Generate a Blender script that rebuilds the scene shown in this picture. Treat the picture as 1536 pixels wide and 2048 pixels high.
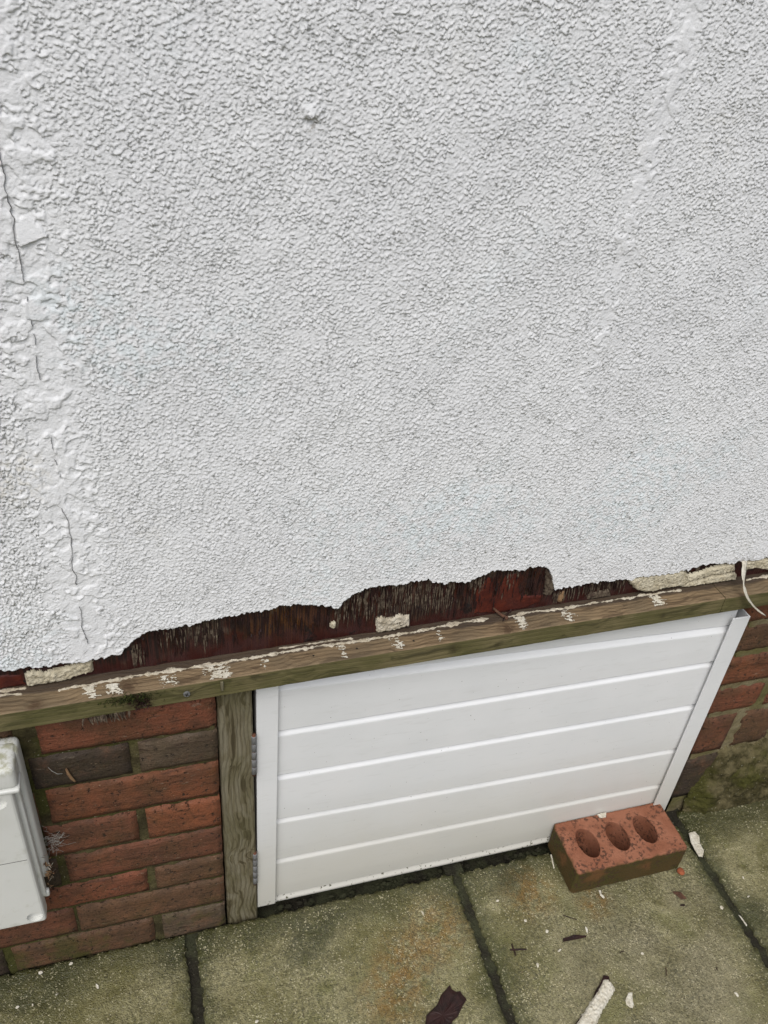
import bpy, bmesh, math, random
import numpy as np
from mathutils import Vector, Matrix, noise as mnoise

for o in list(bpy.data.objects):
    bpy.data.objects.remove(o)
S = bpy.context.scene
COL = S.collection
R = math.radians
rng = np.random.default_rng(7)
random.seed(11)

# ------------------------------------------------------------------ camera
cam = bpy.data.cameras.new('camera')
co = bpy.data.objects.new('camera', cam)
COL.objects.link(co)
YAW, PITCH, ROLL, FPX = 0.335311547, 0.606255181, 0.100531562, 1678.609
fw = Vector((math.sin(YAW) * math.cos(PITCH), math.cos(YAW) * math.cos(PITCH), -math.sin(PITCH)))
r0 = fw.cross(Vector((0, 0, 1))).normalized()
u0 = r0.cross(fw)
rt = math.cos(ROLL) * r0 + math.sin(ROLL) * u0
up = -math.sin(ROLL) * r0 + math.cos(ROLL) * u0
M = Matrix((rt, up, -fw)).transposed().to_4x4()
M.translation = Vector((0, -0.80, 1.444))
co.matrix_world = M
cam.sensor_fit = 'VERTICAL'
cam.sensor_height = 24.0
cam.lens = FPX / 2048 * 24.0
cam.clip_start = 0.02
cam.clip_end = 200
S.camera = co

# ------------------------------------------------------------------ light
SUN_EL, SUN_AZ = R(57), R(208)          # azimuth clockwise from +y: behind the camera, a little to the left
W = bpy.data.worlds.new('World')
S.world = W
W.use_nodes = True
wn, wl = W.node_tree.nodes, W.node_tree.links
bg = wn['Background']
sky = wn.new('ShaderNodeTexSky')
sky.sky_type = 'NISHITA'
sky.sun_disc = False
sky.sun_elevation = SUN_EL
sky.sun_rotation = SUN_AZ
sky.air_density = 1.0
sky.dust_density = 3.0
hs = wn.new('ShaderNodeHueSaturation')
hs.inputs['Saturation'].default_value = 0.42
wl.new(sky.outputs[0], hs.inputs['Color'])
wl.new(hs.outputs[0], bg.inputs['Color'])
bg.inputs['Strength'].default_value = 0.105
sl = bpy.data.lights.new('sun', 'SUN')
sl.energy = 1.4
sl.angle = R(40)
sl.color = (1.0, 0.99, 0.98)
so = bpy.data.objects.new('sun', sl)
COL.objects.link(so)
sd = Vector((math.sin(SUN_AZ) * math.cos(SUN_EL), math.cos(SUN_AZ) * math.cos(SUN_EL), math.sin(SUN_EL)))
so.rotation_euler = sd.to_track_quat('Z', 'Y').to_euler()
so.location = sd * 5
S.view_settings.view_transform = 'Standard'
S.view_settings.look = 'None'
S.view_settings.gamma = 1
S.view_settings.exposure = 0.31
S.view_settings.use_curve_mapping = False


# ------------------------------------------------------------------ node helpers
class Mat:
    def __init__(s, name):
        s.m = bpy.data.materials.new(name)
        s.m.use_nodes = True
        s.n, s.l = s.m.node_tree.nodes, s.m.node_tree.links
        s.b = s.n['Principled BSDF']

    def put(s, sock, v):
        if hasattr(v, 'is_output') or hasattr(v, 'links'):
            s.l.new(v, sock)
        elif isinstance(v, (tuple, list)) and len(v) == 3 and sock.type == 'RGBA':
            sock.default_value = (*v, 1)
        else:
            sock.default_value = v

    def pos(s):
        return s.n.new('ShaderNodeNewGeometry').outputs['Position']

    def normal_z(s, comp='Z'):
        g = s.n.new('ShaderNodeNewGeometry')
        x = s.n.new('ShaderNodeSeparateXYZ')
        s.l.new(g.outputs['True Normal'], x.inputs[0])
        return x.outputs[comp]

    def objc(s):
        t = s.n.new('ShaderNodeTexCoord').outputs['Object']
        i = s.n.new('ShaderNodeObjectInfo').outputs['Random']
        k = s.math('MULTIPLY', i, 37.0)
        v = s.n.new('ShaderNodeVectorMath')
        v.operation = 'ADD'
        s.l.new(t, v.inputs[0])
        s.l.new(k, v.inputs[1])
        return v.outputs[0]

    def objcolor(s):
        return s.n.new('ShaderNodeObjectInfo').outputs['Color']

    def scale(s, v, xyz):
        n = s.n.new('ShaderNodeVectorMath')
        n.operation = 'MULTIPLY'
        s.l.new(v, n.inputs[0])
        n.inputs[1].default_value = xyz
        return n.outputs[0]

    def sep(s, v, c):
        n = s.n.new('ShaderNodeSeparateXYZ')
        s.l.new(v, n.inputs[0])
        return n.outputs[c]

    def math(s, op, a, b=0.0, clamp=False):
        n = s.n.new('ShaderNodeMath')
        n.operation = op
        n.use_clamp = clamp
        s.put(n.inputs[0], a)
        s.put(n.inputs[1], b)
        return n.outputs[0]

    def noise(s, v, sc, det=4, rough=0.55, dist=0.0):
        n = s.n.new('ShaderNodeTexNoise')
        s.l.new(v, n.inputs['Vector'])
        n.inputs['Scale'].default_value = sc
        n.inputs['Detail'].default_value = det
        n.inputs['Roughness'].default_value = rough
        n.inputs['Distortion'].default_value = dist
        return n.outputs[0]

    def vor(s, v, sc, out='Distance', feat='F1'):
        n = s.n.new('ShaderNodeTexVoronoi')
        n.feature = feat
        s.l.new(v, n.inputs['Vector'])
        n.inputs['Scale'].default_value = sc
        return n.outputs[out]

    def ramp(s, f, lo, hi, a=0.0, b=1.0):
        n = s.n.new('ShaderNodeMapRange')
        n.interpolation_type = 'SMOOTHSTEP'
        s.put(n.inputs[0], f)
        n.inputs[1].default_value = lo
        n.inputs[2].default_value = hi
        n.inputs[3].default_value = a
        n.inputs[4].default_value = b
        return n.outputs[0]

    def mix(s, f, a, b, mode='MIX'):
        n = s.n.new('ShaderNodeMix')
        n.data_type = 'RGBA'
        n.blend_type = mode
        s.put(n.inputs[0], f)
        s.put(n.inputs[6], a)
        s.put(n.inputs[7], b)
        return n.outputs[2]

    def blot(s, p, c, rad):
        """soft disc mask round a fixed spot (a stain with its own place)"""
        d = s.n.new('ShaderNodeVectorMath')
        d.operation = 'DISTANCE'
        s.l.new(p, d.inputs[0])
        d.inputs[1].default_value = c
        return s.ramp(d.outputs['Value'], rad, rad * 0.15)

    def bump(s, h, strength, dist, nrm=None):
        n = s.n.new('ShaderNodeBump')
        n.inputs['Strength'].default_value = strength
        n.inputs['Distance'].default_value = dist
        s.l.new(h, n.inputs['Height'])
        if nrm is not None:
            s.l.new(nrm, n.inputs['Normal'])
        return n.outputs[0]

    def done(s, col, rough=0.8, nrm=None, spec=0.3):
        s.put(s.b.inputs['Base Color'], col)
        s.put(s.b.inputs['Roughness'], rough)
        s.b.inputs['Specular IOR Level'].default_value = spec
        if nrm is not None:
            s.l.new(nrm, s.b.inputs['Normal'])
        return s.m


def m_render():
    k = Mat('white textured render')
    p = k.pos()
    blue = k.math('MULTIPLY', k.ramp(k.noise(p, 3.2, 3), 0.52, 0.68), k.ramp(k.noise(p, 90, 3), 0.42, 0.6))
    c = k.mix(k.ramp(k.noise(p, 6, 4), 0.35, 0.7), (0.83, 0.83, 0.835), (0.865, 0.865, 0.865))
    c = k.mix(k.math('MULTIPLY', blue, 0.55), c, (0.76, 0.84, 0.86))
    warm = k.math('MULTIPLY', k.ramp(k.noise(p, 4.1, 2), 0.60, 0.72), k.ramp(k.noise(p, 60, 3), 0.45, 0.62))
    c = k.mix(k.math('MULTIPLY', warm, 0.25), c, (0.72, 0.68, 0.56))
    grime = k.math('MULTIPLY', k.ramp(k.noise(p, 420, 2), 0.66, 0.76), k.ramp(k.noise(p, 9, 3), 0.45, 0.65))
    c = k.mix(k.math('MULTIPLY', grime, 0.45), c, (0.42, 0.41, 0.38))
    st = k.math('MULTIPLY', k.blot(p, (0.178, 0.026, 1.289), 0.011), k.ramp(k.noise(p, 260, 3), 0.45, 0.58))
    c = k.mix(k.math('MULTIPLY', st, 0.75), c, (0.30, 0.27, 0.23))
    st2 = k.math('MULTIPLY', k.blot(p, (-0.135, 0.017, 0.935), 0.06), k.ramp(k.noise(p, 120, 3), 0.42, 0.66))
    c = k.mix(k.math('MULTIPLY', st2, 0.4), c, (0.62, 0.56, 0.42))
    b = k.bump(k.noise(k.scale(p, (1, 1, 1.25)), 420, 3, 0.6), 0.40, 0.0012)
    return k.done(c, k.ramp(k.noise(p, 30, 2), 0.3, 0.7, 0.55, 0.75), b, 0.35)


def m_render_far():
    k = Mat('white textured render far')
    p = k.pos()
    h = k.noise(k.scale(p, (1, 1, 1.5)), 150, 5, 0.65)
    return k.done((0.84, 0.84, 0.845), 0.65, k.bump(h, 1.0, 0.0055), 0.35)


def m_brick():
    k = Mat('weathered brick')
    p, o = k.pos(), k.objc()
    base = k.objcolor()
    c = k.mix(k.ramp(k.noise(o, 11, 5, 0.65), 0.36, 0.64), base, k.mix(0.62, base, (0.050, 0.032, 0.018)))
    c = k.mix(k.math('MULTIPLY', k.ramp(k.noise(o, 28, 5, 0.65), 0.5, 0.72), 0.55), c, k.mix(0.5, base, (0.24, 0.10, 0.05)))
    crease = k.noise(k.scale(o, (14, 60, 85)), 1.0, 5, 0.6, 1.2)
    c = k.mix(k.ramp(crease, 0.60, 0.70), c, k.mix(0.75, base, (0.03, 0.014, 0.008)))
    pit = k.noise(o, 150, 3)
    c = k.mix(k.ramp(pit, 0.64, 0.70), c, (0.03, 0.018, 0.012))
    c = k.mix(k.math('MULTIPLY', k.ramp(k.noise(o, 75, 4, 0.7), 0.46, 0.66), 0.6), c, k.mix(0.7, base, (0.035, 0.024, 0.014)))
    lime = k.math('MULTIPLY', k.ramp(k.noise(k.scale(o, (1, 1, 3)), 30, 5, 0.7), 0.60, 0.70), k.ramp(k.noise(o, 9, 2), 0.5, 0.62))
    c = k.mix(k.math('MULTIPLY', lime, 0.5), c, (0.30, 0.25, 0.18))
    grit = k.noise(k.scale(o, (1, 1, 1.2)), 240, 2)
    c = k.mix(k.math('MULTIPLY', k.ramp(grit, 0.70, 0.76), 0.6), c, (0.36, 0.26, 0.17))
    moss = k.math('MULTIPLY', k.ramp(k.noise(p, 14, 5, 0.65), 0.46, 0.64), k.ramp(k.sep(p, 'Z'), 0.13, 0.0, 0.12, 0.85))
    c = k.mix(moss, c, (0.060, 0.058, 0.012))
    h = k.math('ADD', k.math('MULTIPLY', crease, 0.8), k.math('ADD', k.math('MULTIPLY', k.noise(o, 320, 4), 0.5), k.math('MULTIPLY', k.ramp(pit, 0.6, 0.75), -0.9)))
    return k.done(c, k.ramp(k.noise(o, 40, 3), 0.3, 0.7, 0.55, 0.85), k.bump(h, 0.9, 0.004), 0.35)


def m_mortar(name, a, b, g):
    k = Mat(name)
    p = k.pos()
    c = k.mix(k.ramp(k.noise(p, 26, 5, 0.65), 0.38, 0.62), a, b)
    c = k.mix(k.math('MULTIPLY', k.ramp(k.noise(p, 9, 4), 0.45, 0.6), 0.8), c, g)
    c = k.mix(k.ramp(k.noise(p, 260, 2), 0.68, 0.74), c, (0.30, 0.28, 0.20))
    return k.done(c, 0.92, k.bump(k.noise(p, 170, 5, 0.65), 0.9, 0.004), 0.2)


def m_slab():
    k = Mat('mossy concrete slab')
    p = k.pos()
    big = k.noise(p, 6.5, 6, 0.65)
    c = k.mix(k.ramp(big, 0.40, 0.60), (0.135, 0.122, 0.040), (0.295, 0.265, 0.138))
    c = k.mix(k.math('MULTIPLY', k.ramp(k.noise(p, 13, 5, 0.6), 0.48, 0.66), 0.7), c, (0.105, 0.105, 0.018))
    # greyer, cleaner patch in the middle slab
    cl = k.math('MULTIPLY', k.blot(p, (0.80, -0.27, 0), 0.34), k.ramp(k.noise(p, 9, 4), 0.28, 0.6))
    c = k.mix(k.math('MULTIPLY', cl, 0.75), c, (0.235, 0.207, 0.125))
    # wet algae by the wall and along the joints
    yv = k.math('ADD', k.sep(p, 'Y'), k.math('MULTIPLY', k.math('SUBTRACT', k.noise(p, 12, 4), 0.5), 0.11))
    wet = k.ramp(yv, -0.075, -0.005)
    c = k.mix(k.math('MULTIPLY', wet, 0.80), c, (0.050, 0.050, 0.012))
    for cx, cy, r in ((0.20, -0.055, 0.085), (-0.02, -0.02, 0.075), (-0.25, -0.02, 0.12), (0.60, -0.02, 0.08), (1.02, -0.20, 0.06)):
        s_ = k.math('MULTIPLY', k.blot(p, (cx, cy, 0), r), k.ramp(k.noise(p, 22, 4), 0.30, 0.55))
        c = k.mix(k.math('MULTIPLY', s_, 0.8), c, (0.046, 0.048, 0.015))
    # joint-side algae, pitch of the slabs
    jx = k.math('ABSOLUTE', k.math('SUBTRACT', k.math('FRACT', k.math('DIVIDE', k.math('ADD', k.sep(p, 'X'), 1.467), 0.4905)), 0.5))
    je = k.ramp(k.math('ADD', jx, k.math('MULTIPLY', k.math('SUBTRACT', k.noise(p, 18, 4), 0.5), 0.13)), 0.395, 0.490)
    c = k.mix(k.math('MULTIPLY', je, 0.78), c, (0.050, 0.054, 0.012))
    # rust stains
    for cx, cy, r in ((0.618, -0.067, 0.075), (0.727, -0.112, 0.05), (0.43, -0.090, 0.085), (0.36, -0.13, 0.085), (0.315, -0.175, 0.085)):
        s_ = k.math('MULTIPLY', k.blot(p, (cx, cy, 0), r), k.ramp(k.noise(p, 38, 5, 0.7), 0.36, 0.62))
        c = k.mix(k.math('MULTIPLY', s_, 0.72), c, (0.215, 0.108, 0.014))
    f = k.noise(p, 200, 4, 0.7)
    c = k.mix(k.ramp(f, 0.38, 0.58), k.mix(k.ramp(k.noise(p, 7, 3), 0.4, 0.6, 0.25, 0.6), c, (0.03, 0.028, 0.010)), c)
    c = k.mix(k.math('MULTIPLY', k.ramp(f, 0.58, 0.70), 0.28), c, (0.42, 0.37, 0.20))
    g = k.vor(p, 520, 'Color')
    gv = k.sep(g, 'X')
    c = k.mix(k.math('MULTIPLY', k.ramp(gv, 0.90, 0.95), k.ramp(k.noise(p, 16, 3), 0.35, 0.6, 0.12, 0.65)), c, (0.50, 0.45, 0.29))  # pale aggregate grains, with wet sparkle painted into their colour
    c = k.mix(k.math('MULTIPLY', k.ramp(gv, 0.10, 0.05), 0.6), c, (0.035, 0.03, 0.015))
    h = k.math('ADD', k.noise(p, 190, 4, 0.7), k.math('MULTIPLY', k.vor(p, 420), -0.6))
    return k.done(c, k.ramp(k.noise(p, 60, 3), 0.35, 0.65, 0.38, 0.75), k.bump(h, 0.65, 0.0035), 0.5)


def m_wood(name, a, b, dark, axis, green=None, gamt=0.0, knots=(), knotcol=(0.05, 0.03, 0.015)):
    k = Mat(name)
    p = k.pos()
    sc = {'X': (5, 95, 95), 'Z': (95, 95, 5), 'XE': (7, 150, 60)}[axis]
    w = k.noise(p, 7, 2)
    d = k.n.new('ShaderNodeVectorMath')
    d.operation = 'ADD'
    k.l.new(k.scale(p, sc), d.inputs[0])
    kk = k.n.new('ShaderNodeCombineXYZ')
    for i in range(3):
        k.put(kk.inputs[i], k.math('MULTIPLY', w, 7.0 if sc[i] > 20 else 0.0))
    k.l.new(kk.outputs[0], d.inputs[1])
    gr = k.noise(d.outputs[0], 1.0, 3, 0.6, 0.5)
    fine = k.noise(k.scale(p, tuple(v * (6 if v > 20 else 4) for v in sc)), 1.0, 3)
    c = k.mix(k.ramp(gr, 0.36, 0.62), a, b)
    c = k.mix(k.math('MULTIPLY', k.ramp(gr, 0.54, 0.62), 0.8), c, dark)
    c = k.mix(k.math('MULTIPLY', k.ramp(fine, 0.5, 0.7), 0.4), c, dark)
    if green:
        c = k.mix(k.math('MULTIPLY', k.ramp(k.noise(p, 10, 5, 0.6), 0.38, 0.62), gamt), c, green)
    if name == 'sawn softwood':      # weathered strip along the foot of the plywood
        rel = k.math('SUBTRACT', k.sep(p, 'Y'), k.math('MULTIPLY', k.math('SUBTRACT', k.sep(p, 'X'), 0.4), 0.022))
        rel = k.math('ADD', rel, k.math('MULTIPLY', k.math('SUBTRACT', k.noise(p, 30, 4), 0.5), 0.016))
        c = k.mix(k.math('MULTIPLY', k.ramp(rel, 0.018, 0.024), 0.85), c, (0.050, 0.036, 0.027))
    for kp, kr in knots:
        c = k.mix(k.math('MULTIPLY', k.blot(p, kp, kr), k.ramp(k.noise(p, 120, 3), 0.3, 0.55)), c, knotcol)
    wv = k.n.new('ShaderNodeTexWave')
    wv.wave_type = 'BANDS'
    wv.bands_direction = {'X': 'Z', 'XE': 'Y', 'Z': 'X'}[axis]
    wv.wave_profile = 'SAW'
    wd = k.n.new('ShaderNodeVectorMath')
    wd.operation = 'ADD'
    tilt = {'X': (1, 1, 1), 'XE': (1, 1, 1), 'Z': (1, 1, 1)}[axis]
    k.l.new(k.scale(p, tilt), wd.inputs[0])
    off = k.n.new('ShaderNodeCombineXYZ')
    amt = {'X': 0.030, 'XE': 0.075, 'Z': 0.045}[axis]
    lw = k.noise(k.scale(p, {'X': (4, 2, 6), 'XE': (7, 5, 2), 'Z': (10, 4, 7)}[axis]), 1.0, 2)
    k.put(off.inputs[{'X': 2, 'XE': 1, 'Z': 0}[axis]], k.math('MULTIPLY', lw, amt))
    k.l.new(off.outputs[0], wd.inputs[1])
    k.l.new(wd.outputs[0], wv.inputs['Vector'])
    wv.inputs['Scale'].default_value = {'X': 38, 'XE': 44, 'Z': 46}[axis]
    wv.inputs['Distortion'].default_value = 1.2
    wv.inputs['Detail'].default_value = 2
    wv.inputs['Detail Scale'].default_value = 3.0
    ringf = k.ramp(wv.outputs['Fac'], 0.55, 0.95)
    c = k.mix(k.math('MULTIPLY', ringf, 0.36), c, dark)
    h = k.math('ADD', k.math('SUBTRACT', gr, k.math('MULTIPLY', ringf, 0.5)), k.math('MULTIPLY', fine, 0.5))
    return k.done(c, 0.75, k.bump(h, 0.6, 0.002), 0.3)


def m_ply():
    k = Mat('rotten plywood')
    p = k.pos()
    s1 = k.noise(k.scale(p, (380, 60, 11)), 1.0, 3, 0.6)
    s2 = k.noise(k.scale(p, (900, 90, 25)), 1.0, 2)
    zone = k.noise(k.scale(p, (1, 1, 1.3)), 17, 3)
    c = k.mix(k.ramp(s1, 0.42, 0.62), (0.015, 0.0055, 0.004), (0.050, 0.012, 0.007))
    org = k.math('MULTIPLY', k.blot(p, (0.155, 0.03, 0.665), 0.085), k.ramp(s1, 0.46, 0.60))
    c = k.mix(k.math('MULTIPLY', org, 0.8), c, (0.095, 0.040, 0.010))
    grey = k.math('MULTIPLY', k.ramp(zone, 0.50, 0.60), k.ramp(s2, 0.48, 0.60))
    c = k.mix(k.math('MULTIPLY', grey, 0.5), c, (0.13, 0.10, 0.07))
    c = k.mix(k.math('MULTIPLY', k.ramp(k.noise(p, 24, 3), 0.58, 0.66), 0.8), c, (0.045, 0.008, 0.005))
    zz = k.math('ADD', k.sep(p, 'Z'), k.math('MULTIPLY', k.math('SUBTRACT', k.noise(k.scale(p, (1, 1, 0.4)), 45, 4, 0.65), 0.5), 0.075))
    c = k.mix(k.math('MULTIPLY', k.ramp(zz, 0.650, 0.634), 0.7), c, (0.046, 0.011, 0.009))
    c = k.mix(k.math('MULTIPLY', k.ramp(k.noise(p, 33, 4, 0.6), 0.60, 0.66), 0.8), c, (0.006, 0.005, 0.005))
    return k.done(c, k.ramp(k.noise(p, 50, 3), 0.4, 0.6, 0.35, 0.7), k.bump(s1, 0.8, 0.002), 0.45)


def m_plain(name, col, var, rough=0.7, sc=60, bumpd=0.001, bs=0.5, spec=0.3):
    k = Mat(name)
    o = k.objc()
    c = k.mix(k.ramp(k.noise(o, sc, 4, 0.6), 0.35, 0.65), col, var)
    return k.done(c, rough, k.bump(k.noise(o, sc * 4, 4), bs, bumpd), spec)


def m_upvc():
    k = Mat('white uPVC')
    p = k.pos()
    c = k.mix(k.ramp(k.noise(p, 8, 4), 0.3, 0.7), (0.76, 0.765, 0.765), (0.80, 0.80, 0.80))
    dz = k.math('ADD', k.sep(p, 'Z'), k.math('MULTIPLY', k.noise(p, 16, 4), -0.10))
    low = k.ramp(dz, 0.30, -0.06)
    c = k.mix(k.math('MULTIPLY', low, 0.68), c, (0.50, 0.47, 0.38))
    c = k.mix(k.math('MULTIPLY', k.ramp(k.noise(k.scale(p, (30, 30, 160)), 1.0, 3), 0.55, 0.75), 0.12), c, (0.45, 0.44, 0.40))
    sp = k.noise(p, 230, 1)
    c = k.mix(k.math('MULTIPLY', k.ramp(sp, 0.785, 0.81), 0.8), c, (0.12, 0.10, 0.07))
    sp2 = k.math('MULTIPLY', k.ramp(k.noise(p, 170, 3), 0.60, 0.68), k.ramp(k.sep(p, 'Z'), 0.030, 0.018))
    c = k.mix(sp2, c, (0.07, 0.065, 0.03))
    return k.done(c, k.ramp(k.noise(p, 12, 3), 0.3, 0.7, 0.28, 0.42), k.bump(k.noise(k.scale(p, (20, 20, 300)), 1.0, 3), 0.06, 0.001), 0.5)


def m_box():
    k = Mat('grey white glass fibre')
    p = k.pos()
    c = k.mix(k.ramp(k.noise(p, 9, 4), 0.3, 0.7), (0.62, 0.62, 0.575), (0.68, 0.68, 0.645))
    st = k.math('MULTIPLY', k.ramp(k.sep(p, 'Z'), 0.545, 0.562), k.ramp(k.noise(p, 75, 5, 0.65), 0.42, 0.62))
    c = k.mix(k.math('MULTIPLY', st, 0.75), c, (0.30, 0.29, 0.16))
    c = k.mix(k.math('MULTIPLY', k.ramp(k.noise(p, 40, 4), 0.56, 0.7), 0.35), c, (0.44, 0.43, 0.36))
    return k.done(c, 0.42, k.bump(k.noise(p, 150, 3), 0.1, 0.001), 0.45)


def m_soil():
    k = Mat('damp soil and moss')
    p = k.pos()
    c = k.mix(k.ramp(k.noise(p, 22, 5), 0.4, 0.62), (0.020, 0.017, 0.010), (0.040, 0.042, 0.020))
    c = k.mix(k.ramp(k.noise(p, 240, 2), 0.68, 0.74), c, (0.14, 0.13, 0.09))
    return k.done(c, 0.8, k.bump(k.noise(p, 120, 5, 0.65), 1.0, 0.006), 0.3)


def m_loose():
    k = Mat('perforated clay brick')
    p = k.pos()
    c = k.mix(k.ramp(k.noise(p, 24, 4), 0.35, 0.65), (0.232, 0.088, 0.047), (0.295, 0.122, 0.070))
    # moss growing on the damp sides
    dz = k.math('ADD', k.sep(p, 'Z'), k.math('MULTIPLY', k.math('SUBTRACT', k.noise(p, 60, 4), 0.5), 0.016))
    side = k.ramp(dz, 0.069, 0.061)
    ax = k.math('ABSOLUTE', k.math('SUBTRACT', k.sep(p, 'X'), 0.8065))
    ay = k.math('ABSOLUTE', k.math('ADD', k.sep(p, 'Y'), 0.0335))
    outer = k.math('MAXIMUM', k.ramp(ax, 0.1115, 0.1150), k.ramp(ay, 0.0480, 0.0515))
    ms = k.mix(k.ramp(k.noise(p, 30, 4), 0.4, 0.62), (0.058, 0.042, 0.011), (0.048, 0.048, 0.010))
    ms = k.mix(k.ramp(k.noise(p, 18, 3), 0.55, 0.68), ms, (0.12, 0.060, 0.020))
    c = k.mix(k.math('MULTIPLY', k.math('MULTIPLY', side, outer), 0.93), c, ms)
    pit = k.noise(p, 135, 4, 0.65)
    pm = k.math('MULTIPLY', k.ramp(pit, 0.535, 0.585), k.ramp(k.noise(p, 30, 3), 0.40, 0.58))
    c = k.mix(k.math('MULTIPLY', pm, 0.85), c, (0.07, 0.035, 0.022))
    h = k.math('ADD', k.noise(p, 260, 3), k.math('MULTIPLY', pm, -1.3))
    return k.done(c, 0.8, k.bump(h, 0.6, 0.0025), 0.25)


def m_cream(name, a, b, d):
    k = Mat(name)
    p = k.pos()
    c = k.mix(k.ramp(k.noise(p, 70, 5, 0.65), 0.36, 0.64), a, b)
    c = k.mix(k.math('MULTIPLY', k.ramp(k.noise(p, 180, 4, 0.65), 0.56, 0.66), 0.75), c, d)
    return k.done(c, 0.8, k.bump(k.noise(p, 230, 5, 0.65), 0.9, 0.003), 0.25)


RENDER, RENDER_FAR = m_render(), m_render_far()
BRICK, SLAB, PLY = m_brick(), m_slab(), m_ply()
MORTAR_L = m_mortar('dark mossy mortar', (0.040, 0.032, 0.014), (0.095, 0.080, 0.035), (0.050, 0.052, 0.010))
MORTAR_R = m_mortar('pale lime mortar', (0.155, 0.125, 0.062), (0.215, 0.180, 0.105), (0.115, 0.105, 0.035))
HAUNCH = m_mortar('mossy rough concrete', (0.045, 0.038, 0.014), (0.135, 0.112, 0.055), (0.058, 0.058, 0.010))
def yt(x): return 0.022 * (x - 0.4)
BEAM_TOP = m_wood('sawn softwood', (0.262, 0.185, 0.105), (0.205, 0.140, 0.078), (0.095, 0.062, 0.034), 'XE', (0.12, 0.095, 0.06), 0.5,
                  [((-0.045, 0.0, 0.62), 0.022), ((0.490, 0.006, 0.62), 0.022), ((-0.155, -0.012, 0.62), 0.016)], (0.09, 0.055, 0.030))
BEAM_FRONT = m_wood('algae green softwood', (0.170, 0.140, 0.066), (0.120, 0.102, 0.044), (0.055, 0.045, 0.020), 'X', (0.084, 0.082, 0.024), 0.6,
                    [((0.405, -0.009, 0.606), 0.016), ((0.755, -0.001, 0.604), 0.011), ((0.475, -0.008, 0.600), 0.012), ((-0.035, -0.018, 0.603), 0.03)], (0.045, 0.036, 0.014))
POST = m_wood('weathered grey post', (0.215, 0.190, 0.130), (0.150, 0.125, 0.072), (0.050, 0.038, 0.018), 'Z', (0.105, 0.095, 0.042), 0.45)
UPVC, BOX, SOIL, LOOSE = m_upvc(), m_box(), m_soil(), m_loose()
CREAM = m_cream('old cream masonry paint', (0.62, 0.56, 0.42), (0.50, 0.44, 0.31), (0.20, 0.165, 0.10))
FLAKEW = m_cream('off white paint', (0.70, 0.66, 0.56), (0.58, 0.53, 0.42), (0.34, 0.29, 0.20))
BEADW = m_cream('cream paint bead', (0.60, 0.54, 0.43), (0.43, 0.37, 0.27), (0.10, 0.075, 0.045))
FIBRE = m_plain('grey wood fibre', (0.150, 0.118, 0.082), (0.050, 0.032, 0.022), 0.8, 170)
DARKWOOD = m_plain('dark rotten wood', (0.030, 0.011, 0.009), (0.016, 0.007, 0.006), 0.6, 60)
REDPAINT = m_plain('red brown primer', (0.105, 0.020, 0.010), (0.060, 0.012, 0.008), 0.55, 45)
BROWNCHIP = m_plain('brown bark', (0.115, 0.055, 0.032), (0.055, 0.028, 0.018), 0.8, 90)
CRACKM = m_plain('crack dirt', (0.13, 0.127, 0.123), (0.22, 0.215, 0.21), 0.95, 80)
STEEL = m_plain('dull zinc steel', (0.17, 0.17, 0.172), (0.12, 0.12, 0.118), 0.5, 60, spec=0.5)
RUST = m_plain('rusty pin', (0.16, 0.06, 0.03), (0.09, 0.04, 0.025), 0.8, 200)
BLACK = m_plain('void black', (0.012, 0.010, 0.008), (0.020, 0.017, 0.013), 0.95, 20)  # near black standing in for the darkness of the void, holes and slots
TERRA = m_plain('terracotta crumb', (0.33, 0.095, 0.040), (0.25, 0.075, 0.035), 0.85, 150)
WEB = m_plain('cobweb', (0.42, 0.41, 0.37), (0.32, 0.31, 0.28), 0.8, 60)
LEAFM = m_plain('dead leaf', (0.27, 0.165, 0.085), (0.15, 0.085, 0.045), 0.8, 90)
MOSSM = m_plain('moss', (0.060, 0.068, 0.012), (0.035, 0.042, 0.010), 0.95, 200, 0.003, 1.0)
DIRTY = m_plain('black bitumen brick', (0.012, 0.013, 0.014), (0.03, 0.03, 0.03), 0.5, 60)


# ------------------------------------------------------------------ mesh helpers
def link(o, parent=None):
    COL.objects.link(o)
    if parent is not None:
        o.parent = parent
    return o


def tag(o, label, cat, group=None):
    o['label'] = label
    o['category'] = cat
    if group:
        o['group'] = group
    if 'kind' not in o:
        o['kind'] = 'thing'
    return o


def wloc(p):
    l = Vector((0, 0, 0))
    while p is not None:
        l = l + p.location
        p = p.parent
    return l


def empty(name, loc=(0, 0, 0)):
    e = bpy.data.objects.new(name, None)
    e.location = loc
    e.empty_display_size = 0.05
    return link(e)


def mobj(name, v, f, mats, parent=None, smooth=False, loc=(0, 0, 0), fm=None):
    """v in world-like coords relative to loc; parents are unrotated, so subtract their location"""
    me = bpy.data.meshes.new(name)
    me.from_pydata([tuple(map(float, p)) for p in v], [], [tuple(map(int, q)) for q in f])
    if not isinstance(mats, (list, tuple)):
        mats = [mats]
    for m in mats:
        me.materials.append(m)
    if fm is not None:
        me.polygons.foreach_set('material_index', np.array(fm, dtype=np.int32))
    if smooth:
        me.polygons.foreach_set('use_smooth', np.ones(len(me.polygons), dtype=bool))
    me.update()
    o = bpy.data.objects.new(name, me)
    l = Vector(loc)
    if parent is not None:
        l = l - wloc(parent)
    o.location = l
    return link(o, parent)


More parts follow.
